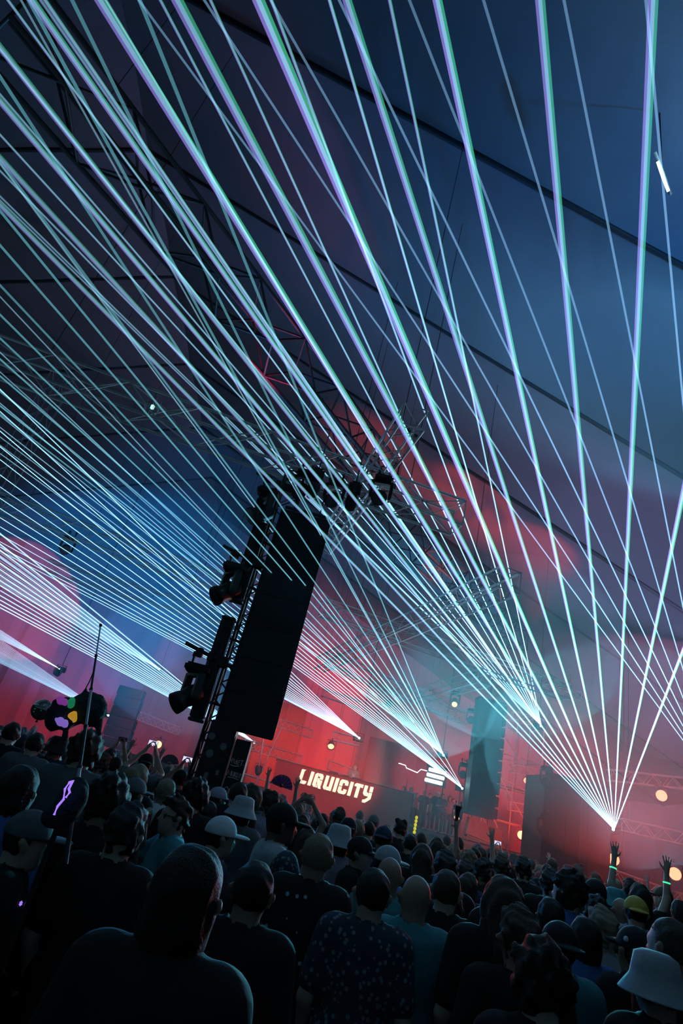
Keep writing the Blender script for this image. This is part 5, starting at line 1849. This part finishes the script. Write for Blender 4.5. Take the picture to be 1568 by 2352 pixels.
# backpack straps and small badges
mb = MB()
for s in (-1, 1):
    mb.tube([(s * .11, -.13, 1.05), (s * .12, -.135, 1.3), (s * .11, -.1, 1.46), (s * .11, 0, 1.505), (s * .11, .09, 1.42)], .022, 6)
mb.build('backpack_straps', M_BLACK, WHO['man in a white shirt with backpack straps'])
for lab, loc in (('person in a black cap with a small white logo', (.02, .095, 1.705)), ('person in a black cap with a pale side dot', (-.095, -.02, 1.69))):
    MB().lathe([(0, -.006), (.016, -.003), (.016, .003), (0, .006)], 10, look_mat(loc, Vector(loc) * 2 - Vector((0, 0, loc[2])))).build('cap_logo', CLOTH['white'], WHO[lab], True)
o = WHO['person with a small beaded hair bun']
rb = MB()
for k in range(14):
    a = 2 * math.pi * k / 14
    rb.lathe([(0, -.007), (.007, 0), (0, .007)], 6, Matrix.Translation((.05 * math.cos(a), -.05 + .05 * math.sin(a), 1.735)))
rb.build('bead_ring', CLOTH['white'], o)
o = WHO['small red lit person with a hair ring']
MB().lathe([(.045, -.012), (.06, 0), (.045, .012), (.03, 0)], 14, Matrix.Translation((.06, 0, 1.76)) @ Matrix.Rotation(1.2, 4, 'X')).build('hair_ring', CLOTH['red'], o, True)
o = WHO['small person in a bucket hat with goggles against the wing']
g2 = MB()
for s in (-1, 1):
    g2.lathe([(0, 0), (.026, 0), (.024, .012), (0, .014)], 12, look_mat((s * .032, -.10, 1.68), (s * .032, -1, 1.9)))
g2.build('goggles', mat('goggle lens', (.1, .12, .25), .1, emit=(.2, .25, .7), strength=.6), o)

# yellow glow stick held over the crowd
gs = empty('glow_stick', aty(954, 1893, 10.5), 'knobbly yellow green glow stick poking out of the crowd', 'glow stick')
for k in range(5):
    MB().lathe([(0, -.028), (.02, -.02), (.026, 0), (.02, .02), (0, .028)], 10, Matrix.Translation((0, 0, -.12 + k * .055))).build('bead', glow('acid glow', (.65, .6, .05), .8), gs, True)
MB().tube([(0, 0, -.14), (0, 0, -.9)], .012, 6).build('handle', M_BLACK, gs)

# ------------------------------------------------------------------ haze
def haze_material(name, density):
    m = bpy.data.materials.new(name)
    m.use_nodes = True
    nt = m.node_tree
    nt.nodes.clear()
    out = nt.nodes.new('ShaderNodeOutputMaterial')
    sc = nt.nodes.new('ShaderNodeVolumeScatter')
    sc.inputs['Density'].default_value = density
    sc.inputs['Anisotropy'].default_value = 0.55
    nt.links.new(sc.outputs[0], out.inputs['Volume'])
    return m


hz = MB().prism([(X_LEFT + .5, 0.02), (X_RIGHT - .5, 0.02), (X_RIGHT - .5, roof_z(X_RIGHT) + .48), (RX, RZ + .48), (X_LEFT + .5, roof_z(X_LEFT) + .48)], 10.5, Y_FAR - .5)
ho = hz.build('haze', haze_material('haze', 0.0032))
tag(ho, 'thin theatrical haze hanging over the stage half of the tent', 'haze', kind='stuff')


def haze_bank(c, r, density, label):
    bm = bmesh.new()
    bmesh.ops.create_icosphere(bm, subdivisions=3, radius=1.0)
    for v in bm.verts:
        v.co = Vector((v.co.x * r[0], v.co.y * r[1], v.co.z * r[2]))
    me = bpy.data.meshes.new('haze_bank')
    bm.to_mesh(me)
    bm.free()
    o = meshobj('haze_bank', me, haze_material('haze bank', density), None, c)
    tag(o, label, 'haze', kind='stuff')


haze_bank((2.6, 31.2, 3.6), (8.5, 4.2, 3.4), .030, 'bank of smoke drifting over the stage')
haze_bank(aty(1150, 1490, 20.5), (3.8, 5.4, 3.2), .028, 'bank of smoke in the beams above the scaffold')
haze_bank(aty(985, 1610, 23.5), (2.5, 4.2, 2.1), .042, 'bank of smoke in the beams beside the white spotlight')
haze_bank(aty(1375, 1720, 16.0), (2.8, 5.0, 2.8), .018, 'bank of smoke in the beams by the black wing')
haze_bank(aty(430, 1530, 24.5), (3.8, 4.5, 2.6), .035, 'bank of smoke behind the lower tower lamps')
haze_bank(aty(1560, 1590, 20), (2.6, 4.0, 2.4), .040, 'bank of pink smoke at the side of the stage')
haze_bank(aty(872, 1700, 29.0), (1.4, 1.0, 2.0), .05, 'small puff of smoke in the white spotlight beam')
